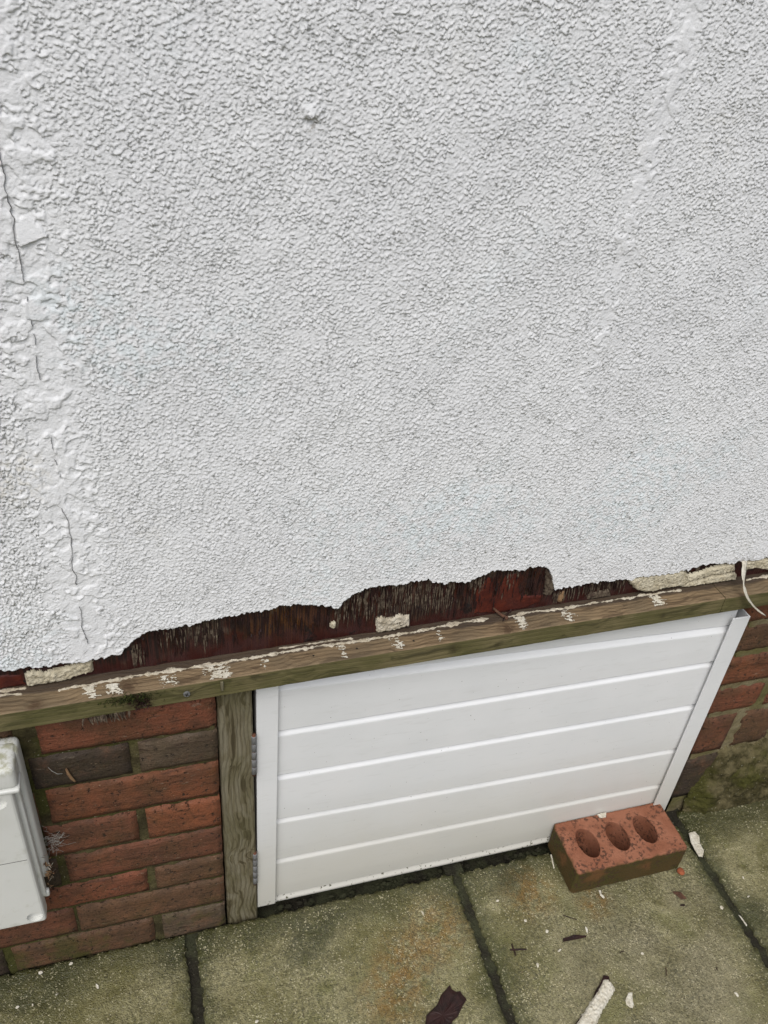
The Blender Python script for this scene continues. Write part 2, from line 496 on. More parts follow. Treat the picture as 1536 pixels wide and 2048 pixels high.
def bobj(name, bm, mats, parent=None, smooth=False, loc=(0, 0, 0)):
    bmesh.ops.recalc_face_normals(bm, faces=bm.faces)
    me = bpy.data.meshes.new(name)
    bm.to_mesh(me)
    bm.free()
    for m in (mats if isinstance(mats, (list, tuple)) else [mats]):
        me.materials.append(m)
    if smooth:
        me.polygons.foreach_set('use_smooth', np.ones(len(me.polygons), dtype=bool))
    o = bpy.data.objects.new(name, me)
    l = Vector(loc)
    if parent is not None:
        l = l - wloc(parent)
    o.location = l
    return link(o, parent)


def box_bm(x0, x1, y0, y1, z0, z1, bev=0.0, seg=2):
    bm = bmesh.new()
    bmesh.ops.create_cube(bm, size=1)
    for v in bm.verts:
        v.co = Vector((x0 + (v.co.x + .5) * (x1 - x0), y0 + (v.co.y + .5) * (y1 - y0), z0 + (v.co.z + .5) * (z1 - z0)))
    if bev:
        bmesh.ops.bevel(bm, geom=bm.edges[:], offset=bev, segments=seg, profile=0.6, affect='EDGES')
    return bm


def nz(x, y=0.0, z=0.0):
    return mnoise.noise(Vector((x, y, z)))


def bandnoise(shape, dx, lx, lz, bw=0.35, seed=0):
    g = np.random.default_rng(seed)
    w = np.fft.rfft2(g.standard_normal(shape))
    kz = np.fft.fftfreq(shape[0], dx)[:, None] * lz
    kx = np.fft.rfftfreq(shape[1], dx)[None, :] * lx
    k = np.sqrt(kz * kz + kx * kx)
    n = np.fft.irfft2(w * np.exp(-((k - 1) / bw) ** 2 / 2), s=shape)
    return n / n.std()


def lownoise(shape, dx, l, seed=0):
    g = np.random.default_rng(seed)
    w = np.fft.rfft2(g.standard_normal(shape))
    kz = np.fft.fftfreq(shape[0], dx)[:, None] * l
    kx = np.fft.rfftfreq(shape[1], dx)[None, :] * l
    n = np.fft.irfft2(w * np.exp(-(kz * kz + kx * kx) / 2), s=shape)
    return n / n.std()


def segdist(px, pz, poly, closed=False):
    d = np.full(px.shape, 1e9)
    P = list(poly) + ([poly[0]] if closed else [])
    for (ax, az), (bx, bz) in zip(P[:-1], P[1:]):
        ux, uz = bx - ax, bz - az
        t = np.clip(((px - ax) * ux + (pz - az) * uz) / (ux * ux + uz * uz + 1e-12), 0, 1)
        d = np.minimum(d, np.hypot(px - ax - t * ux, pz - az - t * uz))
    return d


def inside(px, pz, poly):
    r = np.zeros(px.shape, bool)
    n = len(poly)
    for i in range(n):
        (x1, z1), (x2, z2) = poly[i], poly[(i + 1) % n]
        if z1 == z2:
            continue
        c = ((z1 > pz) != (z2 > pz)) & (px < (x2 - x1) * (pz - z1) / (z2 - z1) + x1)
        r ^= c
    return r


def mm(L):
    return [tuple(a / 1000 for a in p) for p in L]


EDGE = mm([(-190.5,661.4),(-182.1,658.6),(-172.5,657.8),(-166.7,660.5),(-157.8,659.9),(-151.1,656.4),(-140.3,655.4),(-130.2,655.9),(-120.7,657.9),(-112.8,654.8),(-104.4,655.8),(-93.3,654.5),(-83.9,654.8),(-76.2,656.5),(-74.2,657.3),(-48.9,657.7),(-41.7,666.5),(-32.7,678.3),(-19.2,687.9),(-11.1,689.7),(3.4,690.2),(14.8,691.4),(26.3,693.6),(40.8,689.7),(50.8,693.4),(67.5,695.9),(80.8,696.8),(101.0,698.6),(116.3,700.3),(124.8,698.1),(140.3,698.2),(156.2,703.7),(173.7,701.7),(200.3,697.4),(223.9,689.2),(235.1,683.7),(241.9,693.0),(253.9,704.7),(269.9,711.2),(284.4,714.5),(299.3,713.1),(318.1,711.1),(329.5,710.3),(338.6,713.4),(361.7,711.9),(375.7,707.3),(386.0,702.5),(396.7,704.2),(427.0,699.2),(437.8,706.9),(451.3,709.5),(468.7,713.8),(485.6,709.9),(504.2,709.3),(524.5,710.9),(541.6,708.9),(549.4,702.1),(558.1,691.0),(567.9,661.5),(586.6,660.0),(601.7,661.3),(625.7,662.4),(652.7,661.7),(664.1,660.0),(681.6,661.6),(701.0,656.9),(716.0,661.6),(740.9,658.6),(763.3,658.0),(782.1,658.1),(792.2,661.7),(805.0,657.5),(810.8,662.8),(828.7,666.2),(847.9,666.3),(872.9,661.8),(890.6,661.8),(901.9,663.2),(914.6,661.2),(934.6,661.3),(955.5,662.3)])
CRACK = mm([(-94,1420),(-91,1385),(-95,1350),(-92,1310),(-94,1280),(-92.2,1259.7),(-92.1,1252.2),(-92.2,1246.9),(-91.3,1242.5),(-92.3,1234.8),(-93.7,1232.6),(-92.3,1226.5),(-91.8,1219.8),(-90.4,1214.7),(-91.4,1211.9),(-89.7,1205.5),(-91.2,1197.4),(-91.1,1189.2),(-91.8,1183.3),(-90.2,1177.3),(-90.1,1167.1),(-89.8,1143.5),(-89.7,1114.4),(-88.6,1099.6),(-88.8,1084.4),(-91.4,1061.3),(-89.8,1043.6),(-90.7,1032.2),(-88.0,1022.1),(-88.2,1000.2),(-89.3,981.1),(-88.6,954.2),(-86.1,939.3),(-87.5,916.8),(-89.7,887.9),(-85.4,873.4),(-85.6,853.0),(-86.6,832.3),(-90.0,804.8),(-86.3,795.4),(-88.4,784.7),(-85.9,777.5),(-90.4,760.0),(-87.2,739.5),(-89.9,715.6),(-85.6,689.6),(-86.1,672.6)])
SEAM = mm([(558,1500),(556.1,1411.0),(553.3,1385.4),(557.7,1363.7),(550.4,1340.8),(551.8,1298.4),(544.1,1263.6),(543.9,1222.1),(541.7,1126.3),(543.2,1095.8),(535.9,1032.1),(527.4,920.0)])
TRI = mm([(-79.4,1209.0),(-63.0,1191.3),(-88.5,1181.5),(-90.1,1199.8)])


# ------------------------------------------------------------------ rendered wall
wall = empty('rendered_wall', (0.4, 0.03, 0.62))
tag(wall, 'tall white textured rendered wall with broken bottom edge exposing dark plywood', 'wall')
YR = 0.0285
DX = 0.00105
X0, X1, Z0, Z1 = -0.30, 1.06, 0.640, 1.475


def build_render():
    nx, nzr = int((X1 - X0) / DX) + 1, int((Z1 - Z0) / DX) + 1
    sh = (nzr, nx)
    xs = X0 + np.arange(nx) * DX
    zs = Z0 + np.arange(nzr) * DX
    PX, PZ = np.meshgrid(xs, zs)
    a = bandnoise(sh, DX, 0.0058, 0.0042, 0.60, 1)
    a2 = bandnoise(sh, DX, 0.0096, 0.0062, 0.60, 2)
    b = bandnoise(sh, DX, 0.0040, 0.0031, 0.40, 3)
    c = lownoise(sh, DX, 0.012, 4)
    g = bandnoise(sh, DX, 0.0072, 0.0060, 0.5, 21)
    # irregular stipple: torn plateaus, single grains, fine grit
    nn = 0.66 * a + 0.56 * a2 + 0.30 * b
    h = 1.05 * np.minimum(np.maximum(nn + 0.35, 0) ** 1.2, 1.9) - 0.45 + 0.26 * b * (0.7 + 0.5 * np.tanh(c)) + 0.5 * np.clip(g - 1.2, 0, 1.2)
    h *= np.clip(1.0 + 0.16 * lownoise(sh, DX, 0.022, 9), 0.5, 1.5)
    amp = np.full(sh, 0.00044)
    # smoother trowelled strips either side of the crack and along the right-hand seam
    wob = lownoise(sh, DX, 0.014, 5)
    blob = lownoise(sh, DX, 0.030, 6)
    dc = segdist(PX, PZ, CRACK)
    m1 = np.clip(2.6 - 2.0 * (dc + 0.013 * wob) / 0.029, 0, 1)
    m1 = m1 * m1 * (3 - 2 * m1)
    left = np.clip((-0.075 - PX) / 0.03, 0, 1)
    ds = segdist(PX, PZ, SEAM)
    wseam = np.clip((PZ - 0.95) / 0.45, 0.12, 1) * 0.017
    m2 = np.clip(2.4 - 2.0 * (ds + 0.007 * wob) / wseam, 0, 1)
    m2 = m2 * m2 * (3 - 2 * m2)
    m = np.maximum(m1, m2)
    amp = amp * (1 - 0.88 * m) * (1 + 0.55 * left)
    y = h * amp
    smooth = np.tanh(9.0 * (blob + 0.25 * wob)) * 0.0009 + np.tanh(5.0 * lownoise(sh, DX, 0.018, 12)) * 0.00040 + 0.00012 * b
    y = y + (0.8 * m1 + 0.5 * m2 * (1 - m1)) * smooth * 0.9 + 0.0005 * m2 + 0.0006 * m1
    # ragged flake lifted beside the crack
    t = inside(PX, PZ, TRI)
    dt = segdist(PX, PZ, TRI, True)
    y = np.where(t, 0.0012 + 0.10 * y + 0.0016 * np.clip((1.202 - PZ) / 0.02, 0, 1), y)
    # gouge
    g = np.exp(-(((PX - 0.177) / 0.009) ** 2 + ((PZ - 1.297) / 0.006) ** 2))
    y = y - 0.0022 * np.exp(-(((PX - 0.177) / 0.006) ** 2 + ((PZ - 1.290) / 0.004) ** 2)) + 0.0026 * np.exp(-(((PX - 0.178) / 0.007) ** 2 + ((PZ - 1.301) / 0.006) ** 2))
    y += 0.0003 * lownoise(sh, DX, 0.10, 7)
    y = np.where(dc < 0.0013, np.minimum(y, 0.0006), y)
    lean = 1.5 * y * (1 - 0.5 * m)
    lx = 0.25 * amp * bandnoise(sh, DX, 0.012, 0.012, 0.4, 8)
    # broken lower edge
    e = np.interp(xs, [p[0] for p in EDGE], [p[1] for p in EDGE])
    e = e + 0.0015 * np.interp(xs, np.linspace(X0, X1, 420), rng.standard_normal(420)) + 0.0006 * rng.standard_normal(nx)
    e = np.where(xs < -0.1905, 0.661 + 0.003 * np.sin(xs * 90), e)
    e = np.where(xs > 0.9555, 0.662 + 0.003 * np.sin(xs * 70), e)
    j0 = np.ceil((e - Z0) / DX).astype(int)
    keep = np.arange(nzr)[:, None] >= (j0[None, :] - 1)
    ze = PZ.copy()
    for i in range(nx):
        ze[j0[i] - 1, i] = e[i]
        if j0[i] + 1 < nzr and ze[j0[i], i] - e[i] < DX * 0.3:
            ze[j0[i], i] = e[i] + DX * 0.5
    near = np.clip((PZ - e[None, :]) / 0.006, 0, 1)
    lean = lean * near
    VX, VY, VZ = PX + lx * near, YR + yt(PX) - y * (0.5 + 0.5 * near), ze - lean
    # make sheet: faces where the whole column pair exists
    idx = -np.ones(sh, np.int64)
    # neighbours of kept cells
    cell = keep[:-1, :-1] & keep[:-1, 1:]
    used = np.zeros(sh, bool)
    used[:-1, :-1] |= cell; used[1:, :-1] |= cell; used[:-1, 1:] |= cell; used[1:, 1:] |= cell
    idx[used] = np.arange(used.sum())
    V = np.stack([VX[used], VY[used], VZ[used]], 1)
    q = np.stack([idx[:-1, :-1][cell], idx[:-1, 1:][cell], idx[1:, 1:][cell], idx[1:, :-1][cell]], 1)
    # skirt: thickness of the render along the break
    low = [int(np.argmax(used[:, i])) for i in range(nx)]
    base = len(V)
    bk = np.stack([xs, 0.0375 + yt(xs), np.array([VZ[low[i], i] for i in range(nx)]) + 0.0008], 1)
    V = np.concatenate([V, bk])
    li = np.array([idx[low[i], i] for i in range(nx)])
    n = np.arange(nx - 1)
    q2 = np.stack([li[n + 1], li[n], base + n, base + n + 1], 1)
    q = np.concatenate([q, q2])
    me = bpy.data.meshes.new('render_coat')
    me.vertices.add(len(V))
    me.vertices.foreach_set('co', (V - np.array(wall.location)).astype(np.float32).ravel())
    me.loops.add(q.size)
    me.loops.foreach_set('vertex_index', q.astype(np.int32).ravel())
    me.polygons.add(len(q))
    me.polygons.foreach_set('loop_start', np.arange(0, q.size, 4, dtype=np.int32))
    me.polygons.foreach_set('use_smooth', np.ones(len(q), bool))
    me.materials.append(RENDER)
    me.update(calc_edges=True)
    me.validate()
    o = bpy.data.objects.new('render_coat', me)
    link(o, wall)


build_render()
# the same wall carries on beyond the close-up area
for nm, (a, b, c, d) in dict(l=(-2.6, X0, 0.655, 3.0), r=(X1, 3.4, 0.655, 3.0), t=(X0, X1, Z1 - 0.0005, 3.0)).items():
    v = [(a, YR + yt(a), c), (b, YR + yt(b), c), (b, YR + yt(b), d), (a, YR + yt(a), d),
         (a, YR + yt(a) + .012, c), (b, YR + yt(b) + .012, c), (b, YR + yt(b) + .012, d), (a, YR + yt(a) + .012, d)]
    mobj('render_field', v, [(0, 1, 2, 3), (0, 4, 5, 1), (4, 7, 6, 5), (3, 2, 6, 7)], RENDER_FAR, wall, loc=(0, 0, 0))

# crack: a thin dirty ribbon lying in its flattened groove
cv, cf = [], []
pts = []
for (ax, az), (bx, bz) in zip(CRACK[:-1], CRACK[1:]):
    n = max(2, int(abs(az - bz) / 0.0035))
    for i in range(n):
        t = i / n
        pts.append((ax + (bx - ax) * t + random.uniform(-.0006, .0006), az + (bz - az) * t))
for i, (x, z) in enumerate(pts):
    w = 0.00010 * (1.0 + 1.5 * nz(z * 55, 3.1)) + (0.00010 if z > 1.15 else 0)
    if 0.935 < z < 1.10 or 0.69 > z or z > 1.262:
        w *= 0.30 + 0.5 * nz(z * 45, 8.0)
    w = max(w, 0.00001)
    brk = nz(z * 26, 4.4) + 0.5 * nz(z * 90, 1.7) + (0.55 if z > 1.16 else -0.02)
    y = YR + yt(x) - 0.0022
    cv += [(x - w, y, z), (x + w, y, z), (x + w, y + 0.003, z), (x - w, y + 0.003, z)]
    if i:
        k = 4 * i
        for s_ in range(4 if brk > -0.12 else 0):
            cf.append((k - 4 + s_, k - 4 + (s_ + 1) % 4, k + (s_ + 1) % 4, k + s_))
mobj('crack', cv, cf, CRACKM, wall)['label'] = 'thin dark vertical crack down the left of the render'

# plywood sheathing behind the break
bm = bmesh.new()
YP = 0.0385
nxp, nzp = 260, 12
vv = []
for j in range(nzp + 1):
    for i in range(nxp + 1):
        x = -0.6 + 2.2 * i / nxp
        z = 0.6205 + 0.125 * j / nzp
        vv.append((x, YP + yt(x) + 0.0012 * nz(x * 60, z * 8) + 0.0008 * nz(x * 260, z * 12), z))
ff = [(j * (nxp + 1) + i, j * (nxp + 1) + i + 1, (j + 1) * (nxp + 1) + i + 1, (j + 1) * (nxp + 1) + i) for j in range(nzp) for i in range(nxp)]
mobj('plywood_sheathing', vv, ff, PLY, wall, True)['label'] = 'dark rotten plywood bared below the broken render'
bm.free()
bb = box_bm(-2.6, 3.4, 0.10, 0.13, 0.6, 3.0)
bobj('backing_board', bb, BLACK, wall)


def patch(name, poly, Y, mat, parent, res=0.0016, hgt=0.0035, edge=0.003, lump=0.0016, sc=260, plane='y', z0=0.0, tilt=True, seed=0.0):
    """lumpy slab of paint or filler with a ragged outline, standing proud of its support"""
    xs_ = [p[0] for p in poly]; zs_ = [p[1] for p in poly]
    gx = np.arange(min(xs_) - res, max(xs_) + 2 * res, res)
    gz = np.arange(min(zs_) - res, max(zs_) + 2 * res, res)
    PX, PZ = np.meshgrid(gx, gz)
    jx = PX + 0.0009 * np.array([[nz(x * 300, z * 300, 1 + seed) for x in gx] for z in gz])
    jz = PZ + 0.0012 * np.array([[nz(x * 300, z * 300, 5 + seed) for x in gx] for z in gz])
    ins = inside(jx, jz, poly)
    d = segdist(jx, jz, poly, True)
    hh = hgt * np.clip(d / edge, 0, 1) ** 0.6
    nn = np.array([[nz(x * sc, z * sc * 1.3, 9 + seed) + 0.6 * nz(x * sc * 2.3, z * sc * 2.3, 2) for x in gx] for z in gz])
    hh = np.where(ins, hh * (1 + 0.2 * nn) + lump * nn * np.clip(d / edge, 0, 1), -0.001)
    v = []
    for j in range(len(gz)):
        for i in range(len(gx)):
            if plane == 'y':
                v.append((PX[j, i], Y + (yt(PX[j, i]) if tilt else 0) - hh[j, i], PZ[j, i]))
            else:
                v.append((PX[j, i], PZ[j, i], z0 + hh[j, i]))
    n = len(gx)
    f = []
    for j in range(len(gz) - 1):
        for i in range(n - 1):
            if int(ins[j, i]) + int(ins[j + 1, i]) + int(ins[j, i + 1]) + int(ins[j + 1, i + 1]) >= 2:
                f.append((j * n + i, j * n + i + 1, (j + 1) * n + i + 1, (j + 1) * n + i))
    used = sorted({k for q in f for k in q})
    mp = {k: i for i, k in enumerate(used)}
    return mobj(name, [v[k] for k in used], [tuple(mp[k] for k in q) for q in f], mat, parent, True)


PATCHES = [
    (mm([(-164.6,643.8),(-156.4,646.8),(-151.4,643.6),(-146.8,643.3),(-142.7,639.6),(-136.1,640.9),(-127.5,642.4),(-114.3,643.7),(-111.1,647.1),(-84.6,648.0),(-86.3,629.0),(-104.1,626.7),(-111.4,623.5),(-116.9,622),(-128.9,621.5),(-144.1,621),(-153.0,621),(-166.4,621.0)]), 0.0370, CREAM, 'cream textured patch of old paint at the left end'),
    (mm([(294.6,649.5),(303.9,648.9),(312.1,643.7),(321.6,645.6),(330.0,649.8),(339.4,643.5),(345.2,645.0),(347.8,624.4),(337.5,623.8),(329.9,621.5),(318.4,621),(308.3,621.4),(297.7,621)]), 0.0380, BEADW, 'small cream square of paint left on the plywood'),
    (mm([(227.9,645.0),(228.9,652.1),(233.4,654.1),(237.8,649.2),(236.8,642.0),(232.3,640.0)]), 0.0380, CREAM, None),
    (mm([(698,654),(721.5,659.5),(767.4,656.1),(796.8,658.7),(811.9,646.9),(826.7,647.7),(855.7,655.6),(895.0,656.7),(901.4,641.0),(877.4,638.4),(853.9,637.9),(829.7,634.4),(813.5,630.7),(807.6,625.3),(764.9,625.2),(754.3,622.8),(737.0,624.0),(719.8,631.8)]), 0.0345, CREAM, 'cream band of old paint under the render at the right'),
    (mm([(806,621.5),(813.7,632.0),(833.0,631.9),(855.1,635.8),(888.3,636.8),(898.0,637.3),(909.1,632.0),(911.0,621),(868.2,620.8),(816.5,620.8)]), 0.0345, CREAM, None),
    (mm([(914.0,658.0),(940.0,658.2),(961.1,659.3),(996.2,657.0),(1090,657),(1090,636),(1005.8,633.0),(971.7,630.9),(940.0,640.3),(920.3,639.1)]), 0.0345, CREAM, None),
]
for i, (pl, Y, mt, lb) in enumerate(PATCHES):
    o = patch('paint_patch', pl, Y, mt, wall, hgt=0.0048 if i != 2 else 0.004, seed=i * 3.7)
    if lb:
        o['label'] = lb
patch('primer_patch', mm([(448.6,628.3),(446.0,671.5),(460.4,695.9),(470,680),(475,650),(487.5,693.9),(507.9,695.5),(512,671.2),(518,650),(534.6,646.2),(558.7,644.6),(556,632),(530.9,623.0),(485.6,622.5)]), 0.0378, REDPAINT, wall, hgt=0.0008, lump=0.0003)['label'] = 'red brown primer showing on the bare plywood'
patch('primer_patch', mm([(-215,640), (-190, 642), (-170,640),(-168,622),(-215,622)]), 0.0378, REDPAINT, wall, hgt=0.0008, lump=0.0003, seed=4.0)
patch('ply_flap', mm([(550.9,698.3),(564.7,683.8),(576.2,680.7),(574.4,664.7),(572.2,655.0),(568.3,648.0),(557.5,647.3),(556.4,662.7)]), 0.0360, FIBRE, wall, hgt=0.006, lump=0.001)['label'] = 'grey flap of delaminated ply below the notch'
patch('ply_flap', mm([(588.1,646.3),(592.6,648.1),(594.7,634.8),(593.3,623.3),(584.6,627.5),(585.6,637.7)]), 0.0375, LEAFM, wall, hgt=0.003, lump=0.0006)
patch('ply_flap', mm([(634.8,632.0),(648.0,633.7),(673.8,635.9),(679.1,621.3),(658.0,621.4),(637.4,621.5)]), 0.0375, FIBRE, wall, hgt=0.002, lump=0.0008)


# loose fibres and splinters of the top ply
def fibres(zones, n, mat):
    v, f = [], []
    for x0, x1, zlo, zhi, dens in zones:
        for _ in range(int(n * dens)):
            x = random.uniform(x0, x1)
            e = float(np.interp(x, [p[0] for p in EDGE], [p[1] for p in EDGE]))
            top = min(e + 0.002, random.uniform(zlo + 0.3 * (zhi - zlo), zhi + 0.01))
            ln = random.uniform(0.008, 0.034)
            bot = max(0.623, top - ln)
            if top - bot < 0.004:
                continue
            w = random.uniform(0.0003, 0.0010)
            y0 = YP + yt(x) - 0.0008
            y1 = y0 - random.uniform(0.0004, 0.0022)
            dx = random.uniform(-.0012, .0012)
            b = len(v)
            zm = top + (bot - top) * random.uniform(.35, .7)
            v += [(x - w, y0, top), (x + w, y0, top), (x + w + dx * .5, y1, zm), (x - w + dx * .5, y1, zm), (x + dx, y1 + random.uniform(-.0008, .0012), bot),
                  (x, y0 + .001, zm)]
            f += [(b, b + 1, b + 2, b + 3), (b + 3, b + 2, b + 4), (b, b + 3, b + 5), (b + 1, b + 5, b + 2), (b + 5, b + 3, b + 4), (b + 2, b + 5, b + 4)]
    o = mobj('wood_fibres', v, f, mat, wall)
    o['kind'] = 'stuff'
    return o


fibres([(-0.038, -0.020, 0.63, 0.66, .14), (0.0, 0.075, 0.645, 0.69, .32), (0.235, 0.345, 0.64, 0.71, .9), (0.35, 0.41, 0.65, 0.70, .5), (0.43, 0.455, 0.68, 0.70, .12),
        (0.485, 0.51, 0.66, 0.70, .12), (0.575, 0.70, 0.63, 0.66, .55), (0.80, 0.86, 0.64, 0.66, .12), (0.93, 1.05, 0.63, 0.65, .2)], 150, FIBRE)
fibres([(-0.03, 0.70, 0.63, 0.70, 1.0)], 420, DARKWOOD)


# peeled strip of paint hanging over the beam
def ribbon(name, path, wid, thk, mat, parent, curl=0.3, seed=0):
    v, f = [], []
    P = [Vector(p) for p in path]
    fine = []
    for i in range(len(P) - 1):
        for t in (0, .33, .66):
            a = P[max(i - 1, 0)]; b = P[i]; c = P[i + 1]; d = P[min(i + 2, len(P) - 1)]
            fine.append(0.5 * ((2 * b) + (c - a) * t + (2 * a - 5 * b + 4 * c - d) * t * t + (3 * b - a - 3 * c + d) * t ** 3))
    fine.append(P[-1])
    n = len(fine)
    for i, p in enumerate(fine):
        tn = (fine[min(i + 1, n - 1)] - fine[max(i - 1, 0)]).normalized()
        s_ = tn.cross(Vector((0, -1, 0.2))).normalized()
        up_ = s_.cross(tn).normalized()
        s_ = (s_ * math.cos(curl * i / n * 3) + up_ * math.sin(curl * i / n * 3))
        w = wid(i / (n - 1)) * (1 + 0.45 * nz(i * 1.3, seed))
        q = up_ * thk
        for k, (a, h) in enumerate(((-1, 0.3), (-.35, 1.0), (.35, 1.1), (1, 0.3), (1, -0.4), (-1, -0.4))):
            v.append(p + s_ * (w * a + 0.0004 * nz(i * 2.1, k * 1.7, seed)) + q * (h + 0.5 * nz(i * 1.9, k * 3.3, seed)))
        if i:
            b = 6 * i
            for k in range(6):
                f.append((b - 6 + k, b - 6 + (k + 1) % 6, b + (k + 1) % 6, b + k))
    f.append(tuple(range(6)))
    f.append(tuple(range(6 * n - 6, 6 * n)))
    return mobj(name, v, f, mat, parent, True)


STRIP = mm([(901.3,34.0,668), (900.8, 30.0, 664.9), (896.5, 20.9, 654.6), (893.5, 12.9, 646.3), (890.2, 3.0, 640.6), (894.8, -3.1, 628.9), (906.3, -5.0, 614.5), (923.5, -6.5, 597.9), (945.5, -8.0, 582.3)])
ribbon('peeling_strip', STRIP, lambda t: (0.0054 + 0.0018 * math.sin(t * 5)) * (1 - 0.2 * t) if t < .95 else 0.0024, 0.0011, FLAKEW, wall, 0.42, 3.0)['label'] = 'curled white strip of peeled paint hanging over the beam'

# ------------------------------------------------------------------ ground and slabs
gnd = mobj('ground', [(-30, -30, -0.034), (30, -30, -0.034), (30, 30, -0.034), (-30, 30, -0.034)], [(0, 1, 2, 3)], SOIL)
gnd['kind'] = 'structure'


def joint_fill():
    v, f = [], []
    # soil standing in the joints
    n = 0
    for k in range(-3, 5):
        x = 0.0045 + 0.4905 * k
        pts_ = []
        for j in range(120):
            y = -1.5 + 1.54 * j / 119
            for i in range(5):
                pts_.append((x - 0.018 + 0.009 * i, y, -0.0085 + 0.0025 * nz(y * 70, i * 1.3, k) - (0.002 if 0 < i < 4 else 0)))
        b = len(v)
        v += pts_
        for j in range(119):
            for i in range(4):
                f.append((b + j * 5 + i, b + j * 5 + i + 1, b + j * 5 + 6 + i, b + j * 5 + 5 + i))
    for yy in (-0.4925, -0.983):
        b = len(v)
        for j in range(160):
            x = -1.5 + 3.6 * j / 159
            for i in range(4):
                v.append((x, yy - 0.011 + 0.0073 * i, -0.0108 + 0.0025 * nz(x * 70, i * 1.3, yy)))
        for j in range(159):
            for i in range(3):
                f.append((b + j * 4 + i, b + j * 4 + 4 + i, b + j * 4 + 5 + i, b + j * 4 + 1 + i))
    o = mobj('joint_soil', v, f, SOIL, gnd, True)
    o['kind'] = 'stuff'


joint_fill()


def slab(x0, x1, y0, y1, seed, fine):
    d = 0.0045 if fine else 0.03
    nx, ny = int((x1 - x0) / d) + 1, int((y1 - y0) / d) + 1
    cx, cy = (x0 + x1) / 2, (y0 + y1) / 2
    xs, ys = np.linspace(x0, x1, nx), np.linspace(y0, y1, ny)
    PX, PY = np.meshgrid(xs, ys)
    ed = np.minimum(np.minimum(PX - x0, x1 - PX), np.minimum(PY - y0, y1 - PY))
    z = np.zeros(PX.shape)
    if fine:
        z += 0.00055 * bandnoise(PX.shape, d, 0.014, 0.014, 0.5, seed) + 0.0009 * lownoise(PX.shape, d, 0.05, seed + 50)
        wob = 0.002 * bandnoise(PX.shape, d, 0.02, 0.02, 0.5, seed + 9)
        ed2 = np.maximum(ed + wob, 0)
        z -= 0.0042 * np.clip(1 - ed2 / 0.008, 0, 1) ** 2
        bord = np.clip(1 - ed / 0.006, 0, 1)
        PX = PX + 0.0016 * bord * lownoise(PX.shape, d, 0.01, seed + 3)
        PY = PY + 0.0016 * bord * lownoise(PX.shape, d, 0.01, seed + 4)
    else:
        z -= 0.003 * (ed < 1e-6)
    v = [(PX[j, i] - cx, PY[j, i] - cy, z[j, i]) for j in range(ny) for i in range(nx)]
    f = [(j * nx + i, j * nx + i + 1, (j + 1) * nx + i + 1, (j + 1) * nx + i) for j in range(ny - 1) for i in range(nx - 1)]
    ring = [i for i in range(nx)] + [j * nx + nx - 1 for j in range(1, ny)] + [(ny - 1) * nx + i for i in range(nx - 2, -1, -1)] + [j * nx for j in range(ny - 2, 0, -1)]
    b = len(v)
    for k in ring:
        v.append((v[k][0], v[k][1], -0.033))
    L = len(ring)
    for k in range(L):
        f.append((ring[k], b + k, b + (k + 1) % L, ring[(k + 1) % L]))
    mobj('paving_slab', v, f, SLAB, gnd, True, loc=(cx, cy, 0))


for r in range(3):
    for k in range(-3, 4):
        xa, xb = 0.0045 + 0.4905 * k + 0.0095, 0.0045 + 0.4905 * (k + 1) - 0.0095
        yb = (0.003, -0.498, -0.9885)[r]
        ya = (-0.487, -0.977, -1.468)[r]
        if r == 0 and k >= 2:
            yb = 0.030
        slab(xa, xb, ya, yb, 100 + r * 10 + k, r == 0 and -1 <= k <= 2)

# box added behind the hatch to stop skylight leaking; blackened to read as void
vo = box_bm(-0.02, 1.25, 0.046, 0.42, -0.20, 0.585)
bmesh.ops.delete(vo, geom=[f for f in vo.faces if f.normal.y < -0.5], context='FACES')
lin = bobj('void_lining', vo, BLACK)
lin['kind'] = 'structure'

# ------------------------------------------------------------------ brick walls
BEDS = [0.577, 0.508, 0.439, 0.360, 0.283, 0.209, 0.146, 0.0705, -0.008]


def brick_mesh(w, h, d, seed):
    nx, nz_ = max(6, int(w / 0.010)), 7
    v, f = [], []
    for j in range(nz_ + 1):
        for i in range(nx + 1):
            u, t = i / nx, j / nz_
            x, z = (u - .5) * w, (t - .5) * h
            e = min(u * w, (1 - u) * w, t * h, (1 - t) * h)
            y = 0.0030 * max(0, 1 - e / 0.006) ** 1.4 + 0.0012 * nz(x * 45, z * 70, seed) + 0.0007 * nz(x * 140, z * 170, seed + 5)
            if e < 1e-6:
                x += 0.0013 * nz(z * 90, seed, 2.2) * (abs(u - .5) > .49) + 0.0006 * nz(x * 60, seed)
                z += 0.0013 * nz(x * 60, seed, 7.7) * (abs(t - .5) > .49)
            v.append((x, y, z))
    for j in range(nz_):
        for i in range(nx):
            a = j * (nx + 1) + i
            f.append((a, a + 1, a + nx + 2, a + nx + 1))
    n1 = nx + 1
    ring = [i for i in range(n1)] + [j * n1 + nx for j in range(1, nz_ + 1)] + [nz_ * n1 + i for i in range(nx - 1, -1, -1)] + [j * n1 for j in range(nz_ - 1, 0, -1)]
    b = len(v)
    for k in ring:
        v.append((v[k][0], d, v[k][2]))
    L = len(ring)
    for k in range(L):
        f.append((ring[k], b + k, b + (k + 1) % L, ring[(k + 1) % L]))
    return v, f


RED, RED2, BRN, GRY, DRK, ORG = (0.185, 0.060, 0.030), (0.165, 0.060, 0.032), (0.125, 0.062, 0.032), (0.112, 0.078, 0.050), (0.046, 0.032, 0.023), (0.205, 0.068, 0.030)
bl = empty('brick_wall', (0, 0.05, 0))
tag(bl, 'mossy red brick plinth between white box and grey timber post', 'wall')
br = empty('brick_wall', (1.2, 0.08, 0))
tag(br, 'red brick pier to the right of the white hatch door', 'wall')
seed = 0


